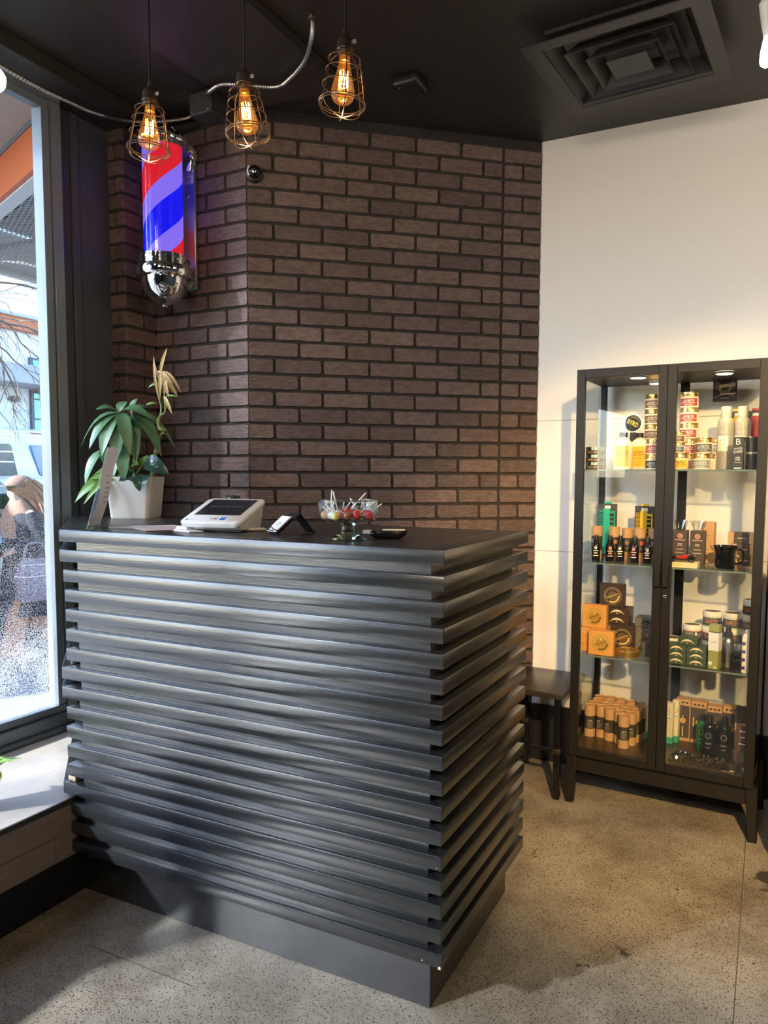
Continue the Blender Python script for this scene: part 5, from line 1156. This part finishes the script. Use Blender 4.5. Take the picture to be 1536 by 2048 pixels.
rows = [('foremost', [(.197, .122)]), ('front', [(.034, .195), (.082, .207), (.124, .184), (.168, .172), (.2155, .173)]), ('second', [(.038, .244), (.086, .256), (.133, .236), (.180, .222), (.227, .223)]),
        ('third', [(.042, .292), (.092, .301), (.141, .283), (.187, .269), (.233, .269)]), ('rear', [(.036, .345), (.084, .352), (.132, .345), (.180, .335), (.232, .325)])]
for rn, lst in rows:
    for k, (s, t) in enumerate(lst):
        lab = 'kraft tube standing alone in front of the group on the bottom shelf' if rn == 'foremost' else 'kraft tube, %s from the left in the %s row of the bottom shelf' % (('first', 'second', 'third', 'fourth', 'fifth')[k], rn)
        ktube(lab, s, t, rk.uniform(-.5, .3))
teal = pm('teal_print', (.06, .42, .36))
for k, (s, t, w, h, lab) in enumerate(((.268, .285, .036, .182, 'white carton with teal bottom beside the kraft tubes'), (.345, .262, .048, .176, 'white carton with teal bottom just right of the door stiles'), (.374, .290, .026, .183, 'thin white carton with teal bottom behind its twin at the right door'), (.262, .345, .010, .150, 'thin cream strip carton between kraft tubes and white carton'))):
    q, b_ = carton('white_carton', lab, s, t, Z4, w, .028, h, pm('ivory_carton', (.80, .74, .58), .5), rad(-6), 'white cartons on the bottom shelf')
    if k < 3:
        obj('teal_band', MB().box(-w / 2 - .0004, w / 2 + .0004, -.0006, .0305, .0006, .028).mesh('teal_band', teal), b_); obj('printed_line', MB().box(-w / 2 + .004, w / 2 - .003, -.0006, 0, h * .62, h * .62 + .003).mesh('printed_line', teal), b_)
        obj('ring_print', MB().tube([(.011 * math.cos(a), -.0005, h * .78 + .011 * math.sin(a)) for a in [2 * PI * i / 20 for i in range(20)]], .0007, 4, True).mesh('ring_print', dark_ink), b_)
        for z in (.55, .50, .45, .38): obj('printed_line', MB().box(-w / 2 + .008, w / 2 - .006, -.0006, 0, h * z, h * z + .0015).mesh('printed_line', pm('pale_grey_ink', (.55, .53, .5))), b_)
for k, (s, t, w, h, lab) in enumerate(((.400, .325, .060, .182, 'leftmost'), (.464, .325, .062, .180, 'second'), (.530, .300, .060, .178, 'third'), (.594, .285, .064, .190, 'rightmost'))):
    q, b_ = carton('kraft_box', 'tall black sleeved kraft box, %s in the back row of the bottom shelf' % lab, s, t, Z4, w, .05, h, M['kraft'], 0, 'tall sleeved boxes on the bottom shelf')
    obj('paper_band', MB().box(-w / 2 - .0004, w / 2 - .004, -.0006, .0506, .016, h * .86).mesh('paper_band', brsl), b_)
    obj('emblem', MB().lathe([(.012, 0), (.012, .0006)], 22).mesh('emblem', pm('amber_emblem', (.80, .45, .10))), b_, (.0, -.0007, h * .50), (PI / 2, 0, 0)); obj('lettering', text_mb('S', .008, .011, flat(0, -.0016, h * .50)).mesh('lettering', dark_ink, 0, 0), b_)
    for x, z0, z1 in ((-.021, .40, .62), (.0, .58, .62), (.0, .12, .36)): obj('printed_line', MB().box(x - .0025, x + .0025, -.0011, -.0006, h * z0, h * z1).mesh('printed_line', pm('tan_ink', (.62, .50, .30))), b_)
    for k2 in range(3): obj('top_print', MB().box(-.022 + .016 * k2, -.012 + .016 * k2, -.0006, 0, h * .91, h * .95).mesh('top_print', dark_ink), b_)
def squarebottle(label, s, t, m, h, cap=True, R=.025):
    q = item('shampoo_bottle', label, 'bottle', s, t, Z4, 0, 'dark bottles on the bottom shelf')
    b_ = obj('bottle_body', MB().lathe([(R * .92, 0), (R, .003), (R, h * .66), (R * .92, h * .75), (R * .6, h * .81), (R * .45, h * .83)], 28).mesh('bottle_body', m, 0, 40), q)
    obj('cap', MB().lathe([(R * .48, h * .83), (R * .5, h * .835), (R * .5, h), (0, h)], 20).mesh('cap', M['black'], 0, 35), q)
    obj('ring_print', MB().tube([cyl(R + .0006, h * .53)(.011 * math.cos(a), .011 * math.sin(a)) for a in [2 * PI * i / 20 for i in range(20)]], .0007, 4, True).mesh('ring_print', pm('pale_grey_ink', (.55, .53, .5))), b_)
    cyltext('LOCKHART', .024, .006, R + .0008, h * .34, pm('pale_grey_ink', (.55, .53, .5)), b_); cyltext('Shampoo', .018, .004, R + .0008, h * .24, white_ink, b_)
squarebottle('green bottle half hidden behind the black bottles on the bottom shelf', .489, .262, pm('green_bottle', (.01, .16, .03), .12), .150)
squarebottle('glossy black bottle, left of the pair in front of the tall boxes', .522, .200, M['blackgloss'], .172, R=.0275)
squarebottle('glossy black bottle, right of the pair in front of the tall boxes', .580, .198, M['blackgloss'], .174, R=.0265)
for k in range(4): carton('kraft_box', 'small kraft box, %s of the stack at the right end of the bottom shelf' % ('bottom', 'second lowest', 'second highest', 'top')[k], .642, .185, Z4 + k * .053, .050, .07, .0525, M['kraft'] if k < 3 else brsl, 0, 'small boxes on the right of the bottom shelf')
q, b_ = carton('razor_pack', 'dark brown blister pack leaning at the front right of the bottom shelf', .656, .075, Z4, .040, .02, .180, pm('brown_blister_card', (.10, .05, .035), .3), rad(-8))
for z, w_ in ((.160, .022), (.136, .016), (.110, .026), (.016, .030), (.008, .030)): obj('printed_line', MB().box(-w_ / 2, w_ / 2, -.0008, 0, z, z + .004).mesh('printed_line', white_ink), b_)
obj('blister', MB().box(-.013, .013, -.012, 0, .03, .085).mesh('blister', thin_glass('blister_film', (.8, .8, .8), gloss=2.0), .003), b_)
fc = item('folded_card', 'small black folded card lying at the front right of the bottom shelf', 'card', .606, .050, Z4, rad(-12))
obj('leaf_panel', slab(MB(), (-.03, 0, .0005), (.06, 0, 0), (.012, .034, .0), .0006).mesh('leaf_panel', M['blackgloss']), fc); obj('leaf_panel', slab(MB(), (.030, 0, .0005), (.012, .034, .0), (.010, .002, .044), .0006).mesh('leaf_panel', M['blackgloss']), fc)
obj('printed_line', slab(MB(), (-.024, .002, .0013), (.050, 0, 0), (0, .0015, 0), .0003).mesh('printed_line', white_ink), fc); obj('printed_patch', slab(MB(), (.0, .012, .0013), (.018, 0, 0), (.006, .016, 0), .0003).mesh('printed_patch', pm('tan_ink', (.62, .50, .30))), fc)
# crumpled clear bag
mb = MB(); r_ = random.Random(9); nx, ny = 30, 12; g_ = []
for j in range(ny + 1):
    row = []
    for i in range(nx + 1):
        e_ = min(1, min(i, nx - i, j * 1.2, (ny - j) * 1.2) / 2.5); row.append(mb.pt((-.115 + .23 * i / nx + r_.uniform(-.002, .002), .085 * j / ny + r_.uniform(-.002, .002), .0015 + e_ * (.012 + .016 * r_.random()))))
    g_.append(row)
for a, b in zip(g_, g_[1:]):
    for i in range(nx): mb.face((a[i], a[i + 1], b[i + 1], b[i]))
bg_ = item('plastic_bag', 'crinkled clear plastic bag lying in front on the bottom shelf', 'bag', .500, .060, Z4, rad(-2))
obj('film', mb.mesh('film', thin_glass('crinkled_film', (.82, .80, .75), gloss=6.0), 0, 0), bg_)
# ================================================================== OUTSIDE
GZ = -.285; SZ = -.40
pave = mat('sunlit_pavement', (.20, .20, .195), .8, noise=(14, .3, (.26, .26, .255)), bump=(120, .3, .004))
sw = structure('sidewalk', MB().box(-5.25, -2.12, -30, 40, GZ - .3, GZ), pave)
for k in range(-6, 10): obj('joint', MB().box(-5.25, -2.12, 1.5 * k, 1.5 * k + .012, GZ, GZ + .002).mesh('joint', mat('pavement_joint', (.2, .2, .19), .9)), sw)
structure('curb', MB().box(-5.40, -5.25, -30, 40, GZ - .3, GZ + .004), mat('curb_concrete', (.5, .5, .48), .8), .01)
structure('street', MB().box(-11.0, -5.40, -30, 40, SZ - .2, SZ), mat('asphalt', (.10, .10, .10), .85, noise=(30, .3, (.14, .14, .14)), bump=(200, .4, .004)))
structure('sidewalk_far', MB().box(-11.5, -11.0, -30, 40, SZ - .2, GZ), pave)
structure('ground_front', MB().box(-2.12, 12, -30, YF - .2, GZ - .3, GZ + .15), pave)

bd_ = thing('white_building', 'white stucco building across the street with an orange cornice and grey ledge', 'building', (-11.5, 8, SZ))
stu = mat('white_stucco', (.82, .81, .78), .8, bump=(30, .2, .01)); OX = lambda v: v
def bb(name, x0, x1, y0, y1, z0, z1, m, par=bd_, bev=.005): return obj(name, MB().box(x0, x1, y0 - 8, y1 - 8, z0 - SZ, z1 - SZ).mesh(name, m, bev), par)
bb('facade', -6, 0, -4, 24, SZ, 4.15, stu)
bb('cornice', -6.1, .16, -4.1, 24.1, 3.90, 4.12, mat('orange_cornice', (.55, .17, .06), .7)); bb('cornice_cap', -6.1, .22, -4.2, 24.2, 4.12, 4.18, mat('grey_flashing', (.45, .45, .44), .6))
bb('ledge', 0, .75, -4, 24, 2.90, 3.22, mat('grey_concrete_ledge', (.40, .39, .38), .8))
bfr = mat('dark_window_frame', (.08, .09, .10), .4); bgl = mat('blue_reflecting_glass', (.10, .25, .32), .05, metal=.5)
for y0 in (7.70, 10.6, 3.6, .7):
    for z0, z1, zs in ((3.26, 3.47, ()), (2.10, 2.88, (2.36, 2.72))):
        w_ = bb('window', .0, .06, y0, y0 + 1.5, z0, z1, bfr)
        ys_ = (y0 + .05, y0 + .41, y0 + .78, y0 + 1.14, y0 + 1.46); zz = [z0 + .04] + list(zs) + [z1 - .03]
        for a, b in zip(ys_, ys_[1:]):
            for c, d in zip(zz, zz[1:]): bb('window_pane', .055, .066, a, b - .035, c + .015, d - .015, bgl, w_, 0)
sc2 = bb('wall_sconce', 0, .10, 7.32, 7.44, 2.64, 2.74, mat('dark_sconce', (.12, .12, .12), .5)); bb('sconce_arm', 0, .05, 7.27, 7.33, 2.66, 2.72, MATS['dark_sconce'], sc2)

# cars
def car_wheel(par, x, y, z, r):
    w_ = obj('wheel', cm(('cw', r), lambda: MB().lathe([(r * .9, -.1), (r, -.08), (r, .08), (r * .9, .1)], 28).mesh('wheel', mat('tyre', (.02, .02, .02), .8), 0, 40)), par, (x, y, z), (0, PI / 2, 0))
    obj('hubcap', cm(('ch', r), lambda: MB().lathe([(r * .62, -.105), (r * .3, -.115), (r * .3, .115), (r * .62, .105)], 20).mesh('hubcap', M['silver'], 0, 40)), w_)
def xprism(prof, x0, x1, inset=0.0):
    mb = MB(); zt = max(z for y, z in prof); zb = min(z for y, z in prof)
    k = lambda z: inset * (z - zb) / (zt - zb)
    a = [mb.pt((x0 + k(z), y, z)) for y, z in prof]; b = [mb.pt((x1 - k(z), y, z)) for y, z in prof]; n = len(prof)
    mb.face(a[::-1]); mb.face(b)
    for i in range(n): j = (i + 1) % n; mb.face((a[i], a[j], b[j], b[i]))
    return mb
suv = thing('white_suv', 'white sport utility vehicle passing on the street behind the pedestrian', 'car', (-8.35, 4.6, SZ))
wp = mat('white_car_paint', (.82, .82, .82), .2, coat=.6); dg = mat('dark_car_glass', (.05, .08, .11), .05)
obj('body', xprism([(-2.4, .45), (2.4, .45), (2.45, .9), (2.42, 1.25), (2.3, 1.72), (-2.3, 1.72), (-2.4, 1.2)], -.95, .95, .03).mesh('body', wp, .05, seg=2), suv)
obj('cabin', xprism([(-2.3, 1.70), (1.45, 1.70), (.95, 2.20), (.75, 2.25), (-2.05, 2.25), (-2.2, 2.2)], -.92, .92, .02).mesh('cabin', wp, .05, seg=2), suv)
def side_glass(par, poly, x, m, nm='side_window'):
    mb = MB(); a = [mb.pt((x - .012, y, z)) for y, z in poly]; b = [mb.pt((x + .012, y, z)) for y, z in poly]; n = len(poly); mb.face(a[::-1]); mb.face(b)
    for i in range(n): j = (i + 1) % n; mb.face((a[i], a[j], b[j], b[i]))
    return obj(nm, mb.mesh(nm, m, .006), par)
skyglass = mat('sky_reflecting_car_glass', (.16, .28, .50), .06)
side_glass(suv, [(-1.5, 1.745), (-.21, 1.745), (-.285, 2.10), (-.31, 2.12), (-1.5, 2.12)], .925, dg)
side_glass(suv, [(.09, 1.76), (.12, 1.745), (1.15, 1.745), (.75, 2.12), (-.02, 2.12), (-.03, 2.10)], .922, skyglass)
for z in (1.90, 2.02): obj('luggage_bar', MB().box(.90, .945, -1.5, -.27, z, z + .018).mesh('luggage_bar', wp), suv)
obj('door_handle', MB().box(.94, .975, -.62, -.30, 1.55, 1.61).mesh('door_handle', M['cab'], .01), suv)
obj('roof_rail', MB().tube([(.75, -1.9, 2.30), (.75, .6, 2.30)], .02, 8).mesh('roof_rail', M['silver']), suv)
for y in (-1.5, 1.55): 
    for x in (-.86, .86): car_wheel(suv, x, y, .40, .40)
gs = thing('green_suv', 'dark green parked vehicle with its windscreen pillar at the left edge', 'car', (-6.42, 2.6, SZ))
gp = mat('dark_green_car_paint', (.02, .045, .035), .18, coat=.7)
obj('body', xprism([(-2.3, .35), (2.2, .35), (2.3, .7), (2.2, 1.22), (1.3, 1.36), (.5, 1.42), (-2.3, 1.40), (-2.4, .9)], -.90, .90, .04).mesh('body', gp, .05, seg=2), gs)
obj('cabin', xprism([(-2.3, 1.38), (.62, 1.38), (-.02, 2.0), (-.2, 2.06), (-2.0, 2.06), (-2.25, 1.9)], -.84, .84, .05).mesh('cabin', gp, .04, seg=2), gs)
side_glass(gs, [(-1.6, 1.46), (.36, 1.46), (-.10, 1.94), (-1.6, 1.96)], .80, mat('teal_car_glass', (.12, .26, .24), .06))
obj('mirror', MB().box(.86, 1.02, .30, .40, 1.45, 1.60).mesh('mirror', gp, .02), gs)
obj('wiper', MB().tube([(.60, .56, 1.45), (.1, .30, 1.72)], .012, 6).mesh('wiper', M['black']), gs)
for y in (-1.4, 1.45):
    for x in (-.80, .80): car_wheel(gs, x, y, .36, .36)

# canopy over the shop window
cn = thing('entrance_canopy', 'shop canopy outside with beige soffit, orange fascia and metal mesh panel', 'canopy', (-2.12, .975, 2.95))
dA = Vector((-2.64, .965, 0)); dAn = dA.normalized(); nA = Vector((-dAn.y, dAn.x, 0)) * -1    # nA points away from the camera side (+Y)
if nA.y < 0: nA = -nA
def strip(name, n0, n1, z0, z1, m, l0=0.0, l1=2.81):
    q = [dAn * l0 + nA * n0, dAn * l1 + nA * n0, dAn * l1 + nA * n1, dAn * l0 + nA * n1]
    return obj(name, MB().prism([(p.x, p.y) for p in q], z0, z1).mesh(name, m, .003), cn)
orp = mat('orange_fascia_paint', (.62, .15, .045), .5, noise=(4, .3, (.66, .18, .06))); wtr = mat('white_trim_paint', (.72, .72, .70), .6)
strip('fascia_board', -.115, -.085, .004, .225, orp); strip('white_trim', -.085, .0, -.002, .045, wtr); strip('fascia_cap', -.125, -.08, .225, .24, M['frame'])
obj('soffit', MB().prism([(0, -1.35), (0, -.12), (-2.64, .845), (-2.64, -1.35)], .24, .30).mesh('soffit', mat('beige_soffit', (.36, .33, .28), .8, noise=(3, .3, (.42, .39, .33)))), cn)
for k in range(2): obj('soffit_batten', MB().box(-2.6, -.05, -.45 - .6 * k, -.42 - .6 * k, .228, .24).mesh('soffit_batten', MATS['beige_soffit'], .002), cn)
obj('upper_deck', MB().box(-2.64, 0, -.1, 6, .33, .36).mesh('upper_deck', mat('dark_deck', (.10, .095, .09), .8)), cn)
obj('edge_trim', MB().box(-2.68, -2.62, .90, 6, -.02, .06).mesh('edge_trim', wtr, .004), cn); obj('edge_trim', MB().box(-2.71, -2.68, .88, 6, .05, .33).mesh('edge_trim', wtr, .004), cn)
mb = MB(); sp_ = .034; wy0, wy1 = .0, 2.2
cut = lambda x: max(0, -x * .965 / 2.64)     # mesh begins at the white trim
for fam in (-1, 1):
    k = -80
    while k < 150:
        # bars along a shallow diagonal, clipped to the panel
        c0 = k * sp_; pts_ = []
        for i in range(61):
            x = -2.62 * i / 60; y = c0 + fam * x * .55
            if cut(x) < y < wy1: pts_.append((x, y))
        if len(pts_) > 1:
            a, b = pts_[0], pts_[-1]; mb.prism([(a[0], a[1] - .004), (a[0], a[1] + .004), (b[0], b[1] + .004), (b[0], b[1] - .004)], .012, .016)
        k += 1
tag(obj('mesh_panel', mb.mesh('mesh_panel', mat('pale_mesh_metal', (.50, .49, .46), .5), 0, 0), cn), 'expanded metal mesh panel', kind='stuff')
for y in (1.0, 1.75): obj('support_bar', MB().box(-2.62, 0, y, y + .025, .016, .045).mesh('support_bar', M['frame'], .002), cn)

# bare street tree
tr_ = thing('bare_tree', 'bare street tree reaching thin leafless twigs across the white sky', 'tree', (-5.15, 1.1, GZ))
bark = mat('grey_bark', (.16, .13, .11), .9, bump=(40, .5, .01)); rt = random.Random(21); brs = []
def grow(mb, p, d, ln, r, depth):
    pts_ = [Vector(p)]; dd = Vector(d).normalized()
    for i in range(5):
        dd = (dd + Vector((rt.uniform(-.22, .22), rt.uniform(-.22, .22), rt.uniform(-.20, .16)))).normalized(); pts_.append(pts_[-1] + dd * ln / 5)
    mb.tube(pts_, [r * (1 - .11 * i) for i in range(6)], 5 if depth > 1 else 7)
    if depth < 4:
        for i in (2, 3, 4, 5):
            s_ = Vector((rt.uniform(-1, 1), rt.uniform(-1, 1), rt.uniform(-.9, .5))); grow(mb, pts_[i], dd + s_ * .8, ln * rt.uniform(.5, .7), r * .48, depth + 1)
obj('trunk', MB().tube([(0, 0, 0), (.03, .02, 1.2), (.0, .1, 2.3), (-.05, .2, 3.2)], [.11, .095, .085, .07], 12).mesh('trunk', bark, 0, 60), tr_)
for a, (p_, d_, l_) in enumerate((((0, .1, 2.3), (-.5, 1, .42), 1.8), ((-.05, .2, 3.2), (-.35, 1, .10), 1.7), ((-.05, .2, 3.2), (-.8, .7, -.05), 1.5), ((-.05, .2, 3.2), (.4, -.7, .8), 1.6))):
    mb = MB(); grow(mb, p_, d_, l_, .035, 0); obj('branch', mb.mesh('branch', bark, 0, 60), tr_)

shm = mat('shade_tree_leaf', (.06, .12, .04), .6)
def crown():
    r_ = random.Random(8); mb = MB()
    for k in range(9000):
        u = Vector((r_.gauss(0, 1), r_.gauss(0, 1), r_.gauss(0, 1))).normalized() * (r_.random() ** .45)
        p = Vector((u.x * 1.5, u.y * 2.7, 6.0 + u.z * 1.75)); a = Vector((r_.uniform(-1, 1), r_.uniform(-1, 1), r_.uniform(-1, 1))).normalized(); b = a.orthogonal().normalized()
        i = [mb.pt(p), mb.pt(p + a * .06 + b * .035), mb.pt(p + a * .13), mb.pt(p + a * .06 - b * .035)]; mb.face(i)
    return mb.mesh('foliage', shm, 0, 0)
q = thing('added_shade_tree', 'unseen leafy tree added on the pavement to dapple sun entering the shop window', 'tree', (-5.05, -5.6, GZ))  # tree out of view, added to thin and dapple the sunlight
obj('trunk', MB().tube([(0, 0, 0), (.02, .03, 2.0), (0, 0, 4.0), (.05, .02, 5.6)], [.11, .09, .08, .05], 12).mesh('trunk', bark, 0, 60), q); tag(obj('foliage', crown(), q), kind='stuff')

# pedestrian
hdg = math.atan2(-.97, -.25)
pe = thing('person', 'person in a dark coat, cap and rust trousers striding past the window', 'person', (-5.03, 2.67, GZ), hdg)
skin = mat('skin', (.58, .36, .26), .5); coatm = mat('dark_coat_cloth', (.025, .027, .035), .85, bump=(90, .3, .004)); rust = mat('rust_corduroy', (.42, .17, .085), .8, bump=(120, .4, .003))
def skin_body():
    V = []; Ed = []; R = []
    def add(p, r, par=None):
        V.append(p); R.append(r)
        if par is not None: Ed.append((par, len(V) - 1))
        return len(V) - 1
    pel = add((0, 0, .88), .115); ch = add((.01, 0, 1.08), .115, pel); ch2 = add((.02, 0, 1.26), .12, ch); nk = add((.035, 0, 1.385), .05, ch2); hd_ = add((.055, 0, 1.47), .072, nk); add((.06, 0, 1.55), .068, hd_)
    add((.135, 0, 1.485), .014, hd_)
    for sd, kn, an, to in ((.085, (.12, .09, .49), (.20, .095, .09), (.34, .10, .04)), (-.085, (-.02, -.09, .47), (-.30, -.09, .16), (-.22, -.095, .03))):
        h_ = add((.0, sd, .84), .085, pel); k_ = add(kn, .058, h_); a_ = add(an, .04, k_); add(to, .028, a_)
    for sd, el, wr in ((.175, (-.02, .215, 1.10), (.17, .15, 1.02)), (-.175, (-.12, -.215, 1.08), (-.06, -.23, .86))):
        s_ = add((.02, sd, 1.31), .055, ch2); e_ = add(el, .042, s_); w_ = add(wr, .027, e_)
        d_ = (Vector(wr) - Vector(el)).normalized(); pm_ = Vector(wr) + d_ * .055; p_ = add(tuple(pm_), .030, w_)
        sdv = d_.cross(Vector((1, 0, .3))).normalized()
        for i in range(4):
            o_ = pm_ + sdv * (.026 - .017 * i); f1 = add(tuple(o_ + d_ * .035), .0085, p_); add(tuple(o_ + d_ * (.065 + .012 * (i in (1, 2))) + Vector((.012, 0, -.006))), .0075, f1)
        t1 = add(tuple(Vector(wr) + d_ * .025 + sdv * .034), .010, w_); add(tuple(Vector(wr) + d_ * .060 + sdv * .050), .008, t1)
    me = bpy.data.meshes.new('body'); me.from_pydata(V, Ed, []); me.materials.append(skin)
    o = obj('body', me, pe); md = o.modifiers.new('skin', 'SKIN'); md.use_smooth_shade = True
    ly = me.skin_vertices[0].data if me.skin_vertices else None
    if ly is None:
        bm = bmesh.new(); bm.from_mesh(me); bm.verts.layers.skin.verify(); bm.to_mesh(me); bm.free(); ly = me.skin_vertices[0].data
    for i, r in enumerate(R): ly[i].radius = (r, r); ly[i].use_root = (i == 0)
    o.modifiers.new('sub', 'SUBSURF').levels = 1; o.modifiers['sub'].render_levels = 2
    return o
body = skin_body()
def rings(lst, n=20, wob=0, seed=1):
    r_ = random.Random(seed); return [[(cx + rx * math.cos(a) * (1 + wob * math.sin(3 * a + k)), cy + ry * math.sin(a) * (1 + wob * math.sin(4 * a + k * .7)), z) for a in [2 * PI * i / n for i in range(n)]] for k, (cx, cy, z, rx, ry) in enumerate(lst)]
obj('coat', loft(rings([(-.03, 0, .46, .25, .25), (-.02, 0, .60, .225, .225), (0, 0, .80, .19, .20), (.0, 0, 1.0, .165, .19), (.015, 0, 1.18, .165, .205), (.02, 0, 1.30, .14, .20), (.03, 0, 1.37, .085, .11), (.035, 0, 1.40, .06, .065)], 24, .04), coatm, 'coat', 60), pe)
obj('sleeve', MB().tube(spline([(.02, .165, 1.325), (.0, .20, 1.22), (-.02, .222, 1.10), (.07, .19, 1.06), (.15, .155, 1.025)], 4), [.07, .07, .068, .068, .066, .066, .064, .064, .062, .06, .058, .057, .055, .054, .053, .052, .052], 12).mesh('sleeve', coatm, 0, 60), pe)
obj('sleeve', MB().tube(spline([(.02, -.165, 1.325), (-.05, -.20, 1.2), (-.12, -.222, 1.08), (-.07, -.232, .90)], 4), [.07, .07, .068, .066, .064, .062, .06, .058, .056, .055, .054, .053, .052], 12).mesh('sleeve', coatm, 0, 60), pe)
obj('trouser_leg', MB().tube(spline([(.0, .08, .86), (.06, .085, .68), (.12, .09, .49), (.165, .093, .28), (.195, .095, .13)], 4), [.105, .102, .10, .097, .094, .09, .087, .085, .083, .082, .082, .083, .085, .087, .09, .092, .094], 14).mesh('trouser_leg', rust, 0, 60), pe)
obj('trouser_leg', MB().tube(spline([(.0, -.08, .86), (-.0, -.085, .68), (-.02, -.09, .47), (-.16, -.09, .31), (-.275, -.09, .185)], 4), [.105, .102, .10, .097, .094, .09, .087, .085, .083, .082, .082, .083, .085, .086, .087, .088, .089], 14).mesh('trouser_leg', rust, 0, 60), pe)
bt = mat('black_boot_leather', (.02, .018, .018), .35)
def boot(p, tilt):
    b_ = obj('boot', loft([rings([(.0, 0, z, rx, ry)], 18)[0] if False else [(cx + rx * math.cos(a), ry * math.sin(a), z) for a in [2 * PI * i / 18 for i in range(18)]] for cx, z, rx, ry in ((.065, 0, .135, .046), (.065, .03, .135, .047), (.055, .06, .120, .045), (.015, .10, .070, .044), (.0, .14, .055, .046), (-.005, .22, .058, .05))], bt, 'boot', 60), pe, p, (0, tilt, 0))
boot((.205, .095, 0), 0); boot((-.305, -.09, .075), rad(38))
hairm = mat('auburn_hair', (.30, .14, .06), .55, bump=(60, .5, .01))
rh = random.Random(4); mb = MB(); mb.sphere((.03, 0, 1.53), .105, .095, .108, 18, 12)
hr = obj('hair', mb.mesh('hair', hairm, 0, 60), pe); mb = MB()
for k in range(46):
    a = rh.uniform(PI * .45, PI * 1.55); st_ = Vector((.03 + .09 * math.cos(a), .088 * math.sin(a), 1.53 + rh.uniform(-.05, .08))); en = st_ + Vector((-rh.uniform(.08, .30), rh.uniform(-.10, .10), -rh.uniform(.16, .38)))
    mb.tube(bez(st_, st_ + Vector((-.10, 0, -.06)), en, 6), [.020, .022, .021, .018, .014, .009, .003], 5)
obj('hair_strands', mb.mesh('hair_strands', hairm, 0, 60), hr)
cp = obj('cap', MB().sphere((.035, 0, 1.575), .112, .100, .075, 18, 8).mesh('cap', mat('brown_plaid_cap', (.16, .09, .06), .8, noise=(60, .2, (.30, .20, .14))), 0, 60), pe)
obj('cap_brim', loft([[(.10 + .10 * math.cos(a), .075 * math.sin(a), z) for a in [2 * PI * i / 18 for i in range(18)]] for z in (1.552, 1.560)], MATS['brown_plaid_cap'], 'cap_brim'), cp)
for sd in (-.03, .03): obj('eye', MB().sphere((.118, sd, 1.495), .010, seg=8, rings=6).mesh('eye', M['black']), body)
obj('mouth', MB().box(.112, .120, -.018, .018, 1.438, 1.444).mesh('mouth', mat('lips', (.40, .15, .13), .5), .001), body)
for sd in (-1, 1): obj('ear', MB().sphere((.045, .075 * sd, 1.49), .016, .008, .024, 8, 6).mesh('ear', skin), body)
obj('scarf', loft(rings([(.03, 0, 1.12, .17, .17), (.035, 0, 1.22, .165, .19), (.04, 0, 1.33, .13, .155), (.045, 0, 1.41, .085, .09), (.045, 0, 1.44, .07, .075)], 20, .08), mat('brown_knit_scarf', (.30, .17, .11), .9, bump=(70, .5, .006)), 'scarf', 60), pe)
ph = thing('handheld_phone', 'dark phone held in the raised hand of the pedestrian', 'phone', pe.matrix_basis @ Vector((.265, .135, 1.035)), (0, rad(-30), hdg))
obj('phone_body', MB().box(-.006, .006, -.036, .036, -.07, .07).mesh('phone_body', M['blackgloss'], .003), ph)
bgx = thing('shoulder_bag', 'purple grey leather bag with pale piping carried at the hip of the pedestrian', 'bag', pe.matrix_basis @ Vector((.06, .335, .62)), hdg)
bgm = mat('mauve_leather', (.20, .15, .18), .45)
obj('bag_body', loft([[(x * k, y * .55 * k, z) for x, y, _ in rsq(.155, .06, 0)] for k, z in ((.95, 0), (1, .02), (1.0, .20), (.92, .27), (.75, .32), (.5, .345))], bgm, 'bag_body', 50), bgx)
for z, k in ((.205, 1.01), (.30, .85)): obj('piping', MB().tube([(x * k, y * .55 * k, z) for x, y, _ in rsq(.155, .06, 0)], .005, 5, True).mesh('piping', mat('pale_piping', (.6, .55, .55), .5)), bgx)
obj('bag_strap', MB().tube(spline([(.10, 0, .33), (.09, .0, .42), (.06, -.01, .46), (.0, -.015, .47), (-.06, -.01, .45), (-.10, 0, .33)], 6), .010, 7).mesh('bag_strap', bgm, 0, 60), bgx)
# bright green leaf of a plant on the ledge, just cut by the left edge of the picture
lp = thing('ledge_plant', 'bright green succulent leaves of a small plant on the ledge at the left edge', 'plant', (-1.50, -.178, .3285))
obj('pot', MB().lathe([(.045, 0), (.06, .10), (.062, .10), (.055, .095), (0, .09)], 24).mesh('pot', M['ceramic'], 0, 40), lp)
lpm = mat('lime_leaf', (.32, .58, .06), .4)
for k in range(14):
    a = 2 * PI * k / 14; e_ = .35 + .5 * (k % 3) / 2
    obj('leaf', leaf_mb(MB(), (0, 0, .09), (math.cos(a), math.sin(a), e_ * 1.6), (0, 0, 1), .125 + .03 * (k % 2), .030, .25, 7, .15, 'lance').mesh('leaf', lpm, 0, 70), lp)
